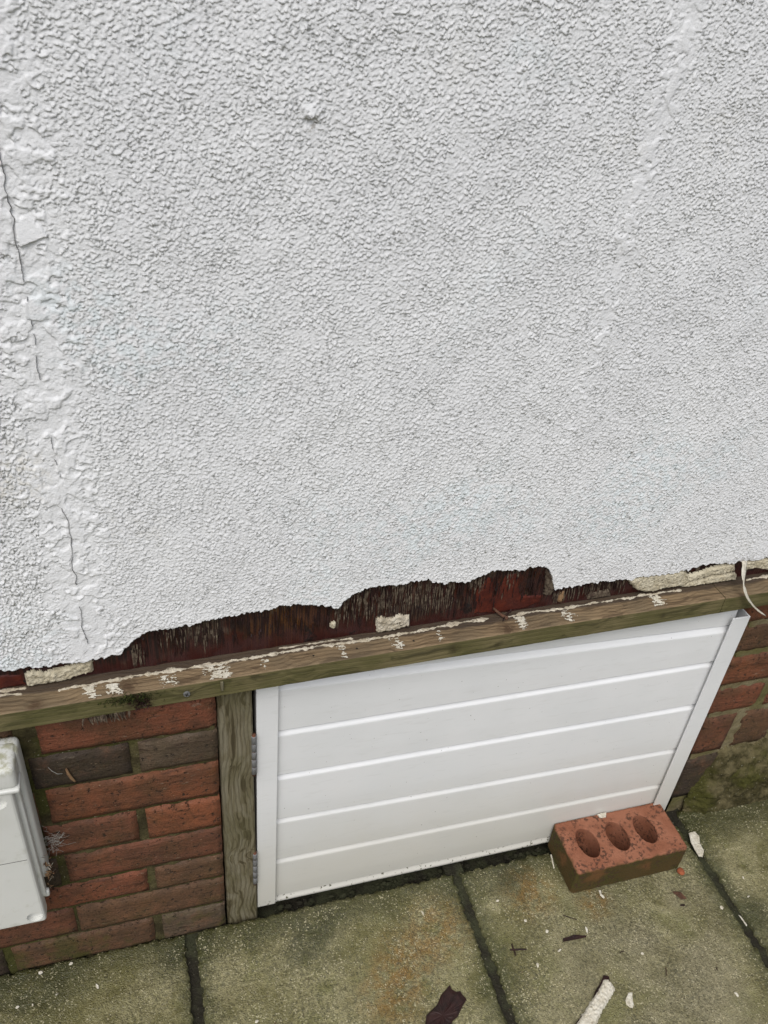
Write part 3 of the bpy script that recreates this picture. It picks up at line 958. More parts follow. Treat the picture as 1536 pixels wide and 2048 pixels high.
def lay(parent, x0, x1, z0, z1, y, col, d=0.09, gap=0.0, tilt=0.0, name='brick'):
    global seed
    seed += 3.17
    w, h = x1 - x0, z1 - z0
    v, f = brick_mesh(w, h, d, seed)
    o = mobj(name, v, f, BRICK, parent, True, loc=((x0 + x1) / 2, y + random.uniform(-.001, .001), (z0 + z1) / 2))
    j = random.uniform(.9, 1.1)
    o.color = (col[0] * j, col[1] * j, col[2] * j, 1)
    o.rotation_euler.y = tilt
    return o


def course(i, g=0.0045):
    return BEDS[i + 1] + g * 0.5 + 0.0015, BEDS[i] - g * 0.5


XP = 0.0655
LEFT = [
    (0, [(-0.62, -0.412, RED2), (-0.402, -0.192, BRN), (-0.163, XP, RED)]),
    (1, [(-0.50, -0.300, RED), (-0.290, -0.186, GRY), (-0.181, -0.0535, DRK), (-0.0415, XP, GRY)]),
    (2, [(-0.62, -0.412, RED2), (-0.402, -0.184, BRN), (-0.169, XP, ORG)]),
    (3, [(-0.40, -0.299, RED), (-0.289, -0.186, RED), (-0.184, -0.0555, RED2), (-0.0425, XP, ORG)]),
    (4, [(-0.62, -0.404, RED2), (-0.394, -0.176, DRK), (-0.164, XP, RED2)]),
    (5, [(-0.40, -0.299, RED), (-0.289, -0.274, BRN), (-0.270, -0.0525, RED), (-0.040, XP, BRN)]),
    (6, [(-0.62, -0.404, RED2), (-0.394, -0.169, RED2), (-0.164, XP, BRN)]),
    (7, [(-0.50, -0.284, DRK), (-0.271, -0.0525, BRN), (-0.0385, XP, GRY)]),
]
for i, row in LEFT:
    z0, z1 = course(i)
    for x0, x1, c in row:
        lay(bl, x0, x1, z0, z1, 0.0, c)
YB = 0.035
RB = [0.585, 0.5145, 0.441, 0.3585, 0.281, 0.166, 0.030]
RIGHT = [
    (0, [(0.957, 1.165, ORG), (1.178, 1.39, RED)]),
    (1, [(0.953, 1.055, BRN), (1.063, 1.27, BRN)]),
    (2, [(0.957, 1.165, ORG), (1.178, 1.39, RED2)]),
    (3, [(0.961, 1.077, RED), (1.092, 1.30, RED2)]),
    (4, [(0.972, 1.040, RED2), (1.060, 1.142, BRN), (1.158, 1.37, RED)]),
    (5, [(0.968, 1.043, DRK), (1.055, 1.26, BRN)]),
]
for i, row in RIGHT:
    z0, z1 = RB[i + 1] + 0.008, RB[i] - 0.004
    for x0, x1, c in row:
        lay(br, x0, x1, z0, z1, YB, c, tilt=0.012 if i == 4 else 0.0)


# plain stretcher courses beyond the picture
for i, row in LEFT:
    z0, z1 = course(i)
    x = row[0][0] - 0.011
    while x > -1.35:
        lay(bl, x - 0.215, x, z0, z1, 0.0, random.choice((RED, RED2, BRN, ORG, GRY)))
        x -= 0.226
for i, row in RIGHT:
    z0, z1 = RB[i + 1] + 0.008, RB[i] - 0.004
    x = row[-1][1] + 0.012
    while x < 1.95:
        lay(br, x, x + 0.215, z0, z1, YB, random.choice((RED, RED2, BRN, ORG)))
        x += 0.227


def mortar(parent, x0, x1, z0, z1, y, mat, d=0.10, rec=0.0045):
    nx, nzz = int((x1 - x0) / 0.006), int((z1 - z0) / 0.006)
    v, f = [], []
    for j in range(nzz + 1):
        for i in range(nx + 1):
            x, z = x0 + (x1 - x0) * i / nx, z0 + (z1 - z0) * j / nzz
            v.append((x, y + rec + 0.0024 * nz(x * 60, z * 60, 4) + 0.0014 * nz(x * 190, z * 190, 8), z))
    for j in range(nzz):
        for i in range(nx):
            a = j * (nx + 1) + i
            f.append((a, a + 1, a + nx + 2, a + nx + 1))
    b = len(v)
    v += [(x0, y + rec, z0), (x1, y + rec, z0), (x1, y + rec, z1), (x0, y + rec, z1), (x0, y + d, z0), (x1, y + d, z0), (x1, y + d, z1), (x0, y + d, z1)]
    for q in ((0, 4, 5, 1), (1, 5, 6, 2), (2, 6, 7, 3), (3, 7, 4, 0), (4, 7, 6, 5)):
        f.append(tuple(b + k for k in q))
    return mobj('mortar', v, f, mat, parent, True)


mortar(bl, -0.63, XP - 0.003, -0.05, 0.5865, 0.0, MORTAR_L)
mortar(br, 0.975, 1.42, -0.05, 0.5865, YB, MORTAR_R, rec=0.0035)
# courses carry on out of the picture so the wall does not stop short
mortar(bl, -2.6, -0.6305, -0.05, 0.5865, 0.0, MORTAR_L)
mortar(br, 1.4205, 3.4, -0.05, 0.5865, YB, MORTAR_R)


# rough concrete haunch at the foot of the right-hand pier
def haunch():
    nx, nr = 380, 48
    v, f = [], []
    for i in range(nx + 1):
        x = 1.005 + 1.1 * i / nx
        xw = 0.012 * nz(i * 0.21, 5.5)
        top = 0.055 + 0.125 * min(1, max(0, (x - 1.005) / 0.045)) ** 0.7 + 0.012 * nz(x * 22, 1) + 0.006 * nz(x * 70, 3)
        for j in range(nr + 1):
            t = j / nr
            z = top * (1 - t) - 0.012 * t
            out = 0.027 * math.sin(min(1, t * 1.35) * math.pi / 2) ** 0.8 * min(1, 0.35 + (x - 1.005) / 0.06)
            y = YB + 0.004 - out - 0.006 * nz(x * 30, z * 30, 6) * (t > 0.02) - 0.005 * nz(x * 80, z * 80, 2) - 0.0045 * nz(x * 190, z * 190, 2)
            v.append((x + 0.016 * nz(z * 28, 9.1) * max(0, 1 - (x - 1.005) / 0.08), min(y, YB + 0.006), z))
    n = nr + 1
    for i in range(nx):
        for j in range(nr):
            f.append((i * n + j, i * n + j + 1, (i + 1) * n + j + 1, (i + 1) * n + j))
    # back wall closing strip
    b = len(v)
    for i in range(nx + 1):
        v.append((v[i * n][0], YB + 0.012, v[i * n][2]))
    for i in range(nx):
        f.append((i * n, (i + 1) * n, b + i + 1, b + i))
    o = mobj('concrete_haunch', v, f, HAUNCH, None, True)
    tag(o, 'rough mossy concrete fillet at the foot of the right brick pier', 'concrete')


haunch()


# ------------------------------------------------------------------ timber beam over the hatch
def beam(name, x0, x1, label):
    e = empty(name, (x0, yt(x0), 0.588))
    tag(e, label, 'beam')
    YF, YK, zb, zt = -0.0047, 0.062, 0.588, 0.620
    n = max(2, int((x1 - x0) / 0.008))
    prof = [(YK, zb), (YF + 0.0012, zb), (YF, zb + 0.0012), (YF, zb + 0.011), (YF, zb + 0.021), (YF, zt - 0.0014), (YF + 0.0014, zt), (YF + 0.016, zt), (YF + 0.03, zt), (YK, zt)]
    v, f, fm = [], [], []
    for i in range(n + 1):
        x = x0 + (x1 - x0) * i / n
        for k, (y, z) in enumerate(prof):
            v.append((x, y + yt(x) + 0.0006 * nz(x * 25, k * 3.0, 1) + 0.0003 * nz(x * 160, k * 2.0), z + 0.0006 * nz(x * 30, k * 2.0, 5) + 0.00025 * nz(x * 170, k)))
    m = len(prof)
    for i in range(n):
        for k in range(m):
            f.append((i * m + k, (i + 1) * m + k, (i + 1) * m + (k + 1) % m, i * m + (k + 1) % m))
            fm.append(0 if k >= 5 else 1)
    f += [tuple(range(m)), tuple(range(n * m, n * m + m))]
    fm += [1, 1]
    mobj('timber', v, f, [BEAM_TOP, BEAM_FRONT], e, False, fm=fm)
    return e


bA = beam('timber_beam', -2.6, 0.8645, 'long green stained timber sill beam above the bricks and hatch')
bB = beam('timber_beam', 0.8657, 3.4, 'short cleaner timber beam butted on at the right')

# beads of old paint along the back of the beam top
BEADS = [
    (mm([(-129.1,8.3),(-114.2,10.7),(-95.4,10.6),(-78.2,12.1),(-52.5,13.2),(-41.1,15.1),(-24.8,15.3),(-0.0,15.1),(26.8,15.8),(53.9,16.4),(81.4,16.9),(105.9,18.2),(132.7,19.5),(156.6,21.2),(193.1,22.2),(230.1,22.8),(259.8,22.6),(298.0,23.2),(336.9,24.8),(353.6,25.9),(386.1,28.0),(408.6,30.2),(439.6,31.4),(470.1,31.9)]), 0.0036),
    (mm([(497.1,29.2),(526.7,32.9),(576.7,31.9),(621.1,32.6),(658.1,33.9),(709.1,35.1),(752.1,36.7),(804.3,37.0)]), 0.0032),
    (mm([(-205.7,9.3),(-197.0,12.8),(-183.4,12.0),(-170.6,10.7)]), 0.0026),
    (mm([(-215.7,20.6),(-197.9,21.6),(-184.0,20.8),(-166.6,20.3)]), 0.0026),
    (mm([(156,29),(230,30),(262,28.5)]), 0.0015),
]


def bead(path, wid, parent, sd):
    v, f = [], []
    P = [Vector((x, y, 0)) for x, y in path]
    pts_ = []
    for a, b in zip(P[:-1], P[1:]):
        n = max(2, int((b - a).length / 0.0018))
        pts_ += [a.lerp(b, i / n) for i in range(n)]
    pts_.append(P[-1])
    n = len(pts_)
    for i, p in enumerate(pts_):
        w = wid * max(0.05, 0.62 + 1.5 * nz(p.x * 45, sd) + 0.9 * nz(p.x * 190, sd, 3))
        h = 0.0020 * max(0.1, 0.7 + 1.1 * nz(p.x * 80, sd, 9) + 0.8 * nz(p.x * 300, sd, 1))
        if i in (0, n - 1):
            w *= .15; h *= .2
        off = 0.0018 * nz(p.x * 50, sd, 4)
        for a, hh in ((-1.0, -0.3), (-.75, .45), (-.25, 1), (.3, .9), (.8, .5), (1, -0.3)):
            v.append((p.x, p.y + off + w * a + 0.0007 * nz(p.x * 330, a * 3, sd), 0.6203 + h * hh * (1 + 0.5 * nz(p.x * 420, a * 5, sd))))
        if i:
            b = 6 * i
            for k in range(5):
                f.append((b - 6 + k, b + k, b + k + 1, b - 5 + k))
    mobj('paint_bead', v, f, BEADW, parent, True)


for i, (p, w) in enumerate(BEADS):
    bead(p, w, bA, i * 7.3 + 1)
bead(mm([(926.7,38.5),(944.3,40.7),(973.9,42.5),(1008.1,43.2),(1090, 45)]), 0.0028, bB, 44.0)

# dry brush marks of paint across the beam top
SM = [((-92.6,7.6),(-87.2,-5.6),0.0110,.95),((-88.1,-5.5),(-83.0,-15.0),0.0090,.8),((-65.5,6.3),(-58.6,-14.0),0.0120,.8),((3.2,7.4),(8.9,-13.0),0.0155,.6),((67.4,16.2),(73.6,-12.5),0.0194,.85),((132.9,14.4),(133.2,-7.9),0.0078,.35),
      ((241.1,18.1),(244.3,-7.0),0.0078,.6),((318.7,20.3),(322.1,-5.9),0.0139,.45),((386.7,20.9),(383.9,-3.4),0.0078,.3),((516.4,26.6),(514.6,-0.9),0.0093,1.0),((592.2,28.0),(591.5,1.2),0.0155,.5),((753.4,32.7),(747.9,5.4),0.0139,.75)]
for si, (a, b, w, den) in enumerate(SM):
    v, f = [], []
    x0, y0, x1, y1 = a[0] / 1000, a[1] / 1000, b[0] / 1000, b[1] / 1000
    rs = 0.0006
    nu, nv = int(w * 1.7 / rs), int(abs(y0 - y1) / rs)
    ok = {}
    for jv in range(nv + 1):
        t = jv / nv
        for iu in range(nu + 1):
            u = -1 + 2 * iu / nu
            x = x0 + (x1 - x0) * t + u * w * 1.1
            y = y0 + (y1 - y0) * t
            q = 0.60 * nz(x * 130 + y * 60, y * 330, si) + 0.50 * nz(x * 420, y * 620, si + 3) + 0.45 * nz(x * 90, y * 90, si + 9)
            q += 0.60 * den - 0.25 - 0.75 * abs(u) ** 1.7 - 0.30 * (t > .8) * (t - .8) * 5
            ok[iu, jv] = (q > 0, x, y, 0.62075 + 0.0003 + 0.0004 * max(0, min(1, q)))
    ix = {}
    for jv in range(nv):
        for iu in range(nu):
            cs = [(iu, jv), (iu + 1, jv), (iu + 1, jv + 1), (iu, jv + 1)]
            if sum(ok[c_][0] for c_ in cs) >= 3:
                for c_ in cs:
                    if c_ not in ix:
                        ix[c_] = len(v)
                        v.append(ok[c_][1:])
                f.append(tuple(ix[c_] for c_ in reversed(cs)))
    if f:
        mobj('paint_smear', v, f, FLAKEW, bA, True)

# screw and peg in the beam face
bm = bmesh.new()
bmesh.ops.create_cone(bm, cap_ends=True, segments=20, radius1=0.0048, radius2=0.0040, depth=0.003, matrix=Matrix.Rotation(R(90), 4, 'X'))
scr = bobj('screw', bm, STEEL, bA, False, (0.0277, yt(0.0277) - 0.0055, 0.6035))
for a in (0, 90):
    bm = box_bm(-0.0026, 0.0026, -0.0022, -0.0012, -0.0004, 0.0004)
    s2 = bobj('screw_slot', bm, BLACK, None)
    s2.parent = scr
    s2.rotation_euler.y = R(a + 20)
bm = box_bm(-0.0022, 0.0022, -0.0035, 0.002, -0.0095, 0.0075, 0.0018, 2)
bobj('peg', bm, POST, bA, True, (0.0735, yt(0.0735) - 0.0045, 0.609))
# flat black discs standing in for the shade inside nail holes on top
for x, y in ((0.262, 0.008), (0.345, 0.0075), (0.20, 0.006)):
    bm = bmesh.new()
    bmesh.ops.create_circle(bm, cap_ends=True, segments=10, radius=0.0016)
    bobj('nail_hole_disc', bm, BLACK, bA, False, (x, y, 0.62095))


# moss tuft on the lower front arris
def tuft(cx, cy, cz, sx, sy, sz, n, ln, mat, parent, name='moss_tuft', down=False):
    v, f = [], []
    for _ in range(n):
        p = Vector((cx + random.gauss(0, sx), cy + random.gauss(0, sy), cz + random.gauss(0, sz)))
        d = Vector((random.uniform(-1, 1), random.uniform(-1, .1), random.uniform(-.6, .8))).normalized()
        if down:
            d = Vector((random.uniform(-.25, .35), random.uniform(-.5, 0), -1)).normalized()
        s_ = d.cross(Vector((random.random(), random.random(), random.random()))).normalized()
        l = ln * random.uniform(.5, 1.2)
        w = l * random.uniform(.10, .22)
        k = len(v)
        v += [p - s_ * w, p + s_ * w, p + d * l + s_ * w * .3, p + d * l * .6 - s_ * w]
        f.append((k, k + 1, k + 2, k + 3))
    o = mobj(name, v, f, mat, parent)
    o['kind'] = 'stuff'
    return o


tuft(-0.042, yt(-.042) - 0.0055, 0.612, 0.016, 0.001, 0.004, 420, 0.0050, MOSSM, bA)
tuft(-0.028, yt(-.03) - 0.0055, 0.601, 0.007, 0.0008, 0.007, 160, 0.0055, DARKWOOD, bA, 'torn_splinters')
tuft(-0.073, yt(-.07) - 0.004, 0.589, 0.011, 0.0012, 0.001, 70, 0.013, FIBRE, bA, 'torn_splinters', True)
# dark splinter lying across the bead gap
ribbon('splinter', mm([(466, 47, 644), (474, 41, 637), (482, 36, 630), (490, 30, 624.5), (497, 24, 622.5)]), lambda t: 0.0006 + 0.0022 * t, 0.0007, BROWNCHIP, bA, 0.1, 2.0)
ribbon('splinter', mm([(508, 38, 625), (500, 33, 623.5), (493, 28, 623), (488, 21, 622)]), lambda t: 0.0022 - 0.0012 * t, 0.0009, DARKWOOD, bA, 0.1, 5.0)

# ------------------------------------------------------------------ timber post
pe = empty('timber_post', (0.09, 0.008, -0.02))
tag(pe, 'upright weathered grey green timber post left of the white hatch', 'post')
v, f = [], []
n = 70
prof = [(0.0, 0.05), (0.0, 0.0022), (0.0022, 0.0), (0.25, 0), (0.5, 0), (0.75, 0), (-0.0022, 0.0), (1.0, 0.0022), (1.0, 0.05)]
for i in range(n + 1):
    z = -0.025 + 0.610 * i / n
    t = (z + 0.0) / 0.56
    xl, xr = 0.0695 - 0.0022 * t, 0.1215 - 0.0055 * t
    for k, (u, y) in enumerate(prof):
        x = xl + u * (xr - xl) if k not in (2, 6) else (xl + 0.0022 if k == 2 else xr - 0.0022)
        v.append((x + 0.0006 * nz(z * 30, k, 2), 0.008 + y + 0.0007 * nz(z * 18, k * 2.5) + 0.0003 * nz(z * 90, k * 5), z))
m = len(prof)
for i in range(n):
    for k in range(m):
        f.append((i * m + k, (i + 1) * m + k, (i + 1) * m + (k + 1) % m, i * m + (k + 1) % m))
f += [tuple(range(m)), tuple(range(n * m, n * m + m))]
mobj('timber', v, f, POST, pe, False)

# ------------------------------------------------------------------ white hatch door
dr = empty('hatch_door', (0.53, 0.03, 0.0))
tag(dr, 'white plastic panelled hatch door hinged to the grey post', 'door')
YD = 0.021
BANDS = [(0.5490, 0.5270), (0.4515, 0.4478), (0.3491, 0.3398), (0.2375, 0.2195), (0.1251, 0.1148), (0.0142, 0.0139)]
XA, XB = 0.150, 0.922


def slat(zl, zr, nl, nr, name='slat', top=False):
    """one board: bright sloping top lip, flat face, tucked-under bottom edge; ends at the next lip"""
    v, f = [], []
    n = 40
    prof = []
    for i in range(n + 1):
        u = i / n
        x = XA + (XB - XA) * u
        zt_, zn = zl + (zr - zl) * u, nl + (nr - nl) * u
        bow = 0.0006 * nz(x * 6, zl * 9)
        P = [(YD + 0.0125, zt_ + 0.0062), (YD + 0.0085, zt_ + 0.0056), (YD + 0.0070, zt_ + 0.0048), (YD + 0.0014, zt_ - 0.0022), (YD + 0.0003, zt_ - 0.0042), (YD, zt_ - 0.0065),
             (YD - 0.0006, zn + 0.040), (YD - 0.0002, zn + 0.0096), (YD + 0.0006, zn + 0.0082), (YD + 0.0018, zn + 0.0076), (YD + 0.0125, zn + 0.0074)]
        for y, z in P:
            v.append((x, y + bow, z))
    m = len(P)
    for i in range(n):
        for k in range(m):
            f.append((i * m + k, (i + 1) * m + k, (i + 1) * m + (k + 1) % m, i * m + (k + 1) % m))
    f += [tuple(range(m)), tuple(range(n * m, n * m + m))]
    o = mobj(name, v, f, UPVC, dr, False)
    return o


for i in range(5):
    slat(*BANDS[i], *BANDS[i + 1])
# head strip above the first board and bottom rail
bm = bmesh.new()
bmesh.ops.create_cube(bm, size=1)
for q in bm.verts:
    u = q.co.x + .5
    x = XA + (XB - XA) * u
    lo = 0.5490 + (0.5270 - 0.5490) * u + 0.0088
    q.co = Vector((x, YD + 0.004 + (q.co.y + .5) * 0.009, lo if q.co.z < 0 else 0.5700))
bobj('head_strip', bm, UPVC, dr)
v, f = [], []
n = 30
for i in range(n + 1):
    x = XA + (XB - XA) * i / n
    z = 0.0140
    P = [(YD + 0.0125, z + 0.0072), (YD + 0.0066, z + 0.0066), (YD + 0.0056, z + 0.0056), (YD + 0.0002, z - 0.0040), (YD - 0.0006, z - 0.0062), (YD - 0.0002, z - 0.0098), (YD + 0.0125, z - 0.0100)]
    for y, z in P:
        v.append((x, y, z))
m = len(P)
for i in range(n):
    for k in range(m):
        f.append((i * m + k, (i + 1) * m + k, (i + 1) * m + (k + 1) % m, i * m + (k + 1) % m))
f += [tuple(range(m)), tuple(range(n * m, n * m + m))]
mobj('bottom_rail', v, f, UPVC, dr)
# left stile and right edge trim (angle sections)
bobj('stile', box_bm(0.1226, 0.1542, 0.0130, 0.0165, 0.0125, 0.5640, 0.0009, 2), UPVC, dr)
bobj('stile_return', box_bm(0.1226, 0.1250, 0.01655, 0.0420, 0.0125, 0.5640, 0.0004, 1), UPVC, dr)
tr = bobj('edge_trim', box_bm(0.9068, 0.9400, 0.0125, 0.0150, 0.0120, 0.5625, 0.0006, 2), UPVC, dr)
bobj('trim_return', box_bm(0.9376, 0.9400, 0.01505, 0.0420, 0.0120, 0.5625, 0.0004, 1), UPVC, tr)
for x, z in ((0.9000, 0.4565), (0.9025, 0.3490)):
    bm = bmesh.new()
    bmesh.ops.create_uvsphere(bm, u_segments=8, v_segments=6, radius=0.0024)
    bobj('drain_hole_dot', bm, BLACK, dr, True, (x, YD + 0.0040, z))  # black dot painted for the dark inside a drain hole
for z0, z1 in ((0.388, 0.474), (0.098, 0.184)):
    h = bobj('hinge', box_bm(0.1170, 0.1215, 0.0100, 0.0125, z0, z1, 0.0006, 1), STEEL, dr)
    L = (z1 - z0) / 5
    for i in range(5):
        bm = bmesh.new()
        bmesh.ops.create_cone(bm, cap_ends=True, segments=18, radius1=0.0038, radius2=0.0038, depth=L - 0.0013)
        bmesh.ops.bevel(bm, geom=[e_ for e_ in bm.edges if len(e_.link_faces) == 2 and e_.calc_face_angle() > 1], offset=0.0006, segments=1, affect='EDGES')
        k = bobj('knuckle', bm, STEEL, None, True, (0.1180, 0.0085, z0 + L * (i + .5)))
        k.location = Vector((0.1180, 0.0085, z0 + L * (i + .5))) - h.location - dr.location
        k.parent = h
    bm = bmesh.new()
    bmesh.ops.create_cone(bm, cap_ends=True, segments=14, radius1=0.0031, radius2=0.0028, depth=(z1 - z0) + 0.006)
    k = bobj('pin', bm, RUST, None, True)
    k.location = Vector((0.1180, 0.0085, (z0 + z1) / 2)) - h.location - dr.location
    k.parent = h

# ------------------------------------------------------------------ white utility box on the left
ub = empty('utility_box', (-0.32, 0.0, 0.22))
tag(ub, 'off white plastic meter box fixed on the brick wall at the left', 'box')
bobj('back_box', box_bm(-0.46, -0.1840, -0.0305, 0.002, 0.285, 0.5600, 0.009, 4), BOX, ub, True)
cap = bobj('cap', box_bm(-0.46, -0.1862, -0.0565, -0.0090, 0.524, 0.5615, 0.0085, 4), BOX, ub, True)
bobj('cap_lip', box_bm(-0.46, -0.1848, -0.0592, -0.0300, 0.5185, 0.5255, 0.0028, 3), BOX, cap, True)
lid = bobj('lid', box_bm(-0.46, -0.1945, -0.0560, -0.0310, 0.220, 0.5200, 0.006, 4), BOX, ub, True)
bobj('lid_rim', box_bm(-0.46, -0.1895, -0.0430, -0.0306, 0.262, 0.5150, 0.002, 2), BOX, lid, True)
bobj('seam', box_bm(-0.46, -0.1985, -0.0562, -0.0555, 0.3745, 0.3752), BLACK, lid)
def cut_discs(o, spots, r, y0, y1):
    bm = bmesh.new()
    for x, z in spots:
        bmesh.ops.create_cone(bm, cap_ends=True, segments=32, radius1=r, radius2=r, depth=y1 - y0,
                              matrix=Matrix.Translation((x, (y0 + y1) / 2, z)) @ Matrix.Rotation(R(90), 4, 'X'))
    t = bobj('cutter', bm, BOX, None)
    md = o.modifiers.new('cut', 'BOOLEAN')
    md.object = t
    md.operation = 'DIFFERENCE'
    md.solver = 'EXACT'
    bpy.context.view_layer.update()
    dg = bpy.context.evaluated_depsgraph_get()
    me = bpy.data.meshes.new_from_object(o.evaluated_get(dg))
    o.modifiers.clear()
    o.data = me
    me.name = o.name
    me.polygons.foreach_set('use_smooth', np.zeros(len(me.polygons), bool))
    bpy.data.objects.remove(t)


cut_discs(lid, ((-0.2085, 0.2365), (-0.2140, 0.5000)), 0.0108, -0.070, -0.0490)
bobj('clip', box_bm(-0.1945, -0.1860, -0.0400, -0.0320, 0.2550, 0.2680, 0.003, 3), BOX, ub, True)

# ------------------------------------------------------------------ loose perforated brick
def loose_brick():
    cx, cy, w, d, h = 0.8065, -0.0340, 0.2345, 0.1075, 0.067
    bm = bmesh.new()
    out = []
    def side(a, b, n):
        return [(a[0] + (b[0] - a[0]) * i / n, a[1] + (b[1] - a[1]) * i / n) for i in range(n)]
    cr = [(-w / 2, -d / 2), (w / 2, -d / 2), (w / 2, d / 2), (-w / 2, d / 2)]
    for i in range(4):
        out += side(cr[i], cr[(i + 1) % 4], 44 if i % 2 == 0 else 22)
    N = len(out)
    rings = []
    for (ins, z) in ((0.0030, h), (0.0012, h - 0.0008), (0.0, h - 0.003), (0.0, h * .66), (0.0, h * .33), (0.0, 0.003), (0.0015, 0.0)):
        ring = []
        for k, (x, y) in enumerate(out):
            sx, sy = (1 - 2 * ins / w), (1 - 2 * ins / d)
            q = 0.0011 * nz(x * 70, y * 70 + z * 60, 3) + 0.0006 * nz(x * 220, y * 220, z * 200)
            L = math.hypot(x / w, y / d)
            corner = 0.0025 * max(0, 1 - (w / 2 - abs(x) + d / 2 - abs(y)) / 0.006)
            ring.append(bm.verts.new((x * sx - math.copysign(corner + q, x) * (abs(x) > w * .49), y * sy - math.copysign(corner + q, y) * (abs(y) > d * .49), z + (0.0006 * nz(x * 90, y * 90) if ins > 0.0 and z > .03 else 0))))
        rings.append(ring)
    for a, b in zip(rings[:-1], rings[1:]):
        for k in range(N):
            bm.faces.new((a[k], b[k], b[(k + 1) % N], a[(k + 1) % N]))
    top = [bm.edges.get((rings[0][k], rings[0][(k + 1) % N])) for k in range(N)]
    bot = [bm.edges.get((rings[-1][k], rings[-1][(k + 1) % N])) for k in range(N)]
    for hx, hy in ((0.7375, -0.0330), (0.8014, -0.0328), (0.8625, -0.0305)):
        n = 40
        hr = []
        for z, g in ((h, 1.045), (h - 0.0015, 1.0), (h * .5, .985), (0.0, .97)):
            hr.append([bm.verts.new((hx - cx + 0.0205 * g * (1 + 0.02 * nz(i * .7, hx * 9, z * 40)) * math.cos(2 * math.pi * i / n),
                                     hy - cy + 0.0310 * g * (1 + 0.02 * nz(i * .7, hx * 9, z * 40)) * math.sin(2 * math.pi * i / n), z)) for i in range(n)])
        for a, b in zip(hr[:-1], hr[1:]):
            for i in range(n):
                bm.faces.new((a[i], a[(i + 1) % n], b[(i + 1) % n], b[i]))
        top += [bm.edges.get((hr[0][i], hr[0][(i + 1) % n])) for i in range(n)]
        bot += [bm.edges.get((hr[-1][i], hr[-1][(i + 1) % n])) for i in range(n)]
    bmesh.ops.triangle_fill(bm, use_beauty=True, use_dissolve=False, edges=top)
    bmesh.ops.triangle_fill(bm, use_beauty=True, use_dissolve=False, edges=bot)
    o = bobj('perforated_brick', bm, LOOSE, None, False, (cx, cy, 0.0008))
    tag(o, 'loose orange red brick with three holes standing against the hatch', 'brick')


loose_brick()


# ------------------------------------------------------------------ debris on the slabs
def chip(name, poly, thk, mat, label, cat, group=None, z=0.0015, curl=0.0, sd=0.0):
    """small broken piece: ragged outline, domed top, real thickness"""
    n = len(poly)
    P = []
    for i in range(n):
        a, b = poly[i], poly[(i + 1) % n]
        m = max(1, int(math.hypot(b[0] - a[0], b[1] - a[1]) / 0.004))
        for k in range(m):
            P.append((a[0] + (b[0] - a[0]) * k / m, a[1] + (b[1] - a[1]) * k / m))
    cx, cy = sum(p[0] for p in P) / len(P), sum(p[1] for p in P) / len(P)
    N = len(P)
    v, f = [], []
    for s_, h in ((1.0, 0.0), (1.0, 0.55), (0.82, 1.0), (0.4, 1.05)):
        for i, (x, y) in enumerate(P):
            j = 0.0006 * nz(x * 400, y * 400, sd)
            dx, dy = x - cx, y - cy
            v.append((dx * s_ + j * (s_ > .9), dy * s_ + j * (s_ > .9), thk * h * (1 + 0.35 * nz(x * 260 * s_ + s_ * 3, y * 260, sd)) + curl * (dx * dx + dy * dy) * s_ * s_))
    for r in range(3):
        for i in range(N):
            f.append((r * N + i, r * N + (i + 1) % N, (r + 1) * N + (i + 1) % N, (r + 1) * N + i))
    v.append((0, 0, thk * 1.05))
    for i in range(N):
        f.append((3 * N + i, 3 * N + (i + 1) % N, 4 * N))
    f.append(tuple(range(N - 1, -1, -1)))
    o = mobj(name, v, f, mat, None, False, loc=(cx, cy, z))
    if label:
        tag(o, label, cat, group)
    return o


chip('wood_chunk', mm([(337.1,-259.1),(354.6,-235.9),(359.7,-225.7),(382.2,-214.1),(393.5,-201.1),(408.9,-192.0),(413.2,-189.7),(413.2,-197.0),(420.6,-202.9),(426.8,-202.8),(428.9,-211.3),(432.5,-217.8),(422.7,-225.6),(409.1,-239.3),(399.2,-243.1),(376.6,-268.9)]), 0.006, DARKWOOD, 'dark brown chunk of rotten ply at the bottom edge of the picture', 'wood')
st = empty('render_fragment', (0.63, -0.275, 0.001))
tag(st, 'long white broken strip of render on dark wood lying on the slab', 'fragment')
o = chip('wood_backing', mm([(640,-270),(651.2,-257.0),(672.2,-243.6),(678.2,-236.8),(686.6,-240.6),(684.0,-248.2),(668.7,-262.8),(640.7,-282.3),(590,-312),(566,-318),(580,-304)]), 0.004, DARKWOOD, None, None)
o.parent = st; o.location = o.location - st.location
o2 = patch('render_layer', mm([(566.4,-314.1),(596.8,-295.6),(631.7,-273.2),(648.2,-262.7),(662.5,-253.2),(673.0,-244.1),(681.7,-245.4),(685.6,-255.5),(686.6,-262.3),(678.5,-268.5),(664.1,-277.9),(649.9,-287.2),(637.6,-296.7),(624.0,-308.7),(600.8,-322.6)]), 0, FLAKEW, st, hgt=0.0065, edge=0.004, lump=0.0014, plane='z', z0=0.0035, sc=220)
chip('paint_flake', mm([(695.1,-282.3),(705.7,-273.5),(712.7,-274.4),(707.4,-285.3),(705.0,-292.7),(700.6,-297.2),(696.1,-295.3),(693.6,-288.3)]), 0.0022, FLAKEW, 'cream paint flake beside the long white strip', 'paint flake', curl=6)
chip('paint_flake', mm([(985.9,-23.9),(999.6,-24.0),(1002.9,-35.3),(995.6,-48.6),(993.3,-65.8),(982.4,-77.8),(975.4,-74.7),(976.7,-59.0),(978.9,-41.8)]), 0.0024, FLAKEW, 'long cream paint flake in the joint right of the perforated brick', 'paint flake', curl=2)
chip('paint_chip', mm([(783.7,17.7),(803.7,18.2),(797.8,8.8),(785.8,9.1)]), 0.003, FLAKEW, 'small white paint chip on top of the perforated brick', 'paint chip', z=0.0680)
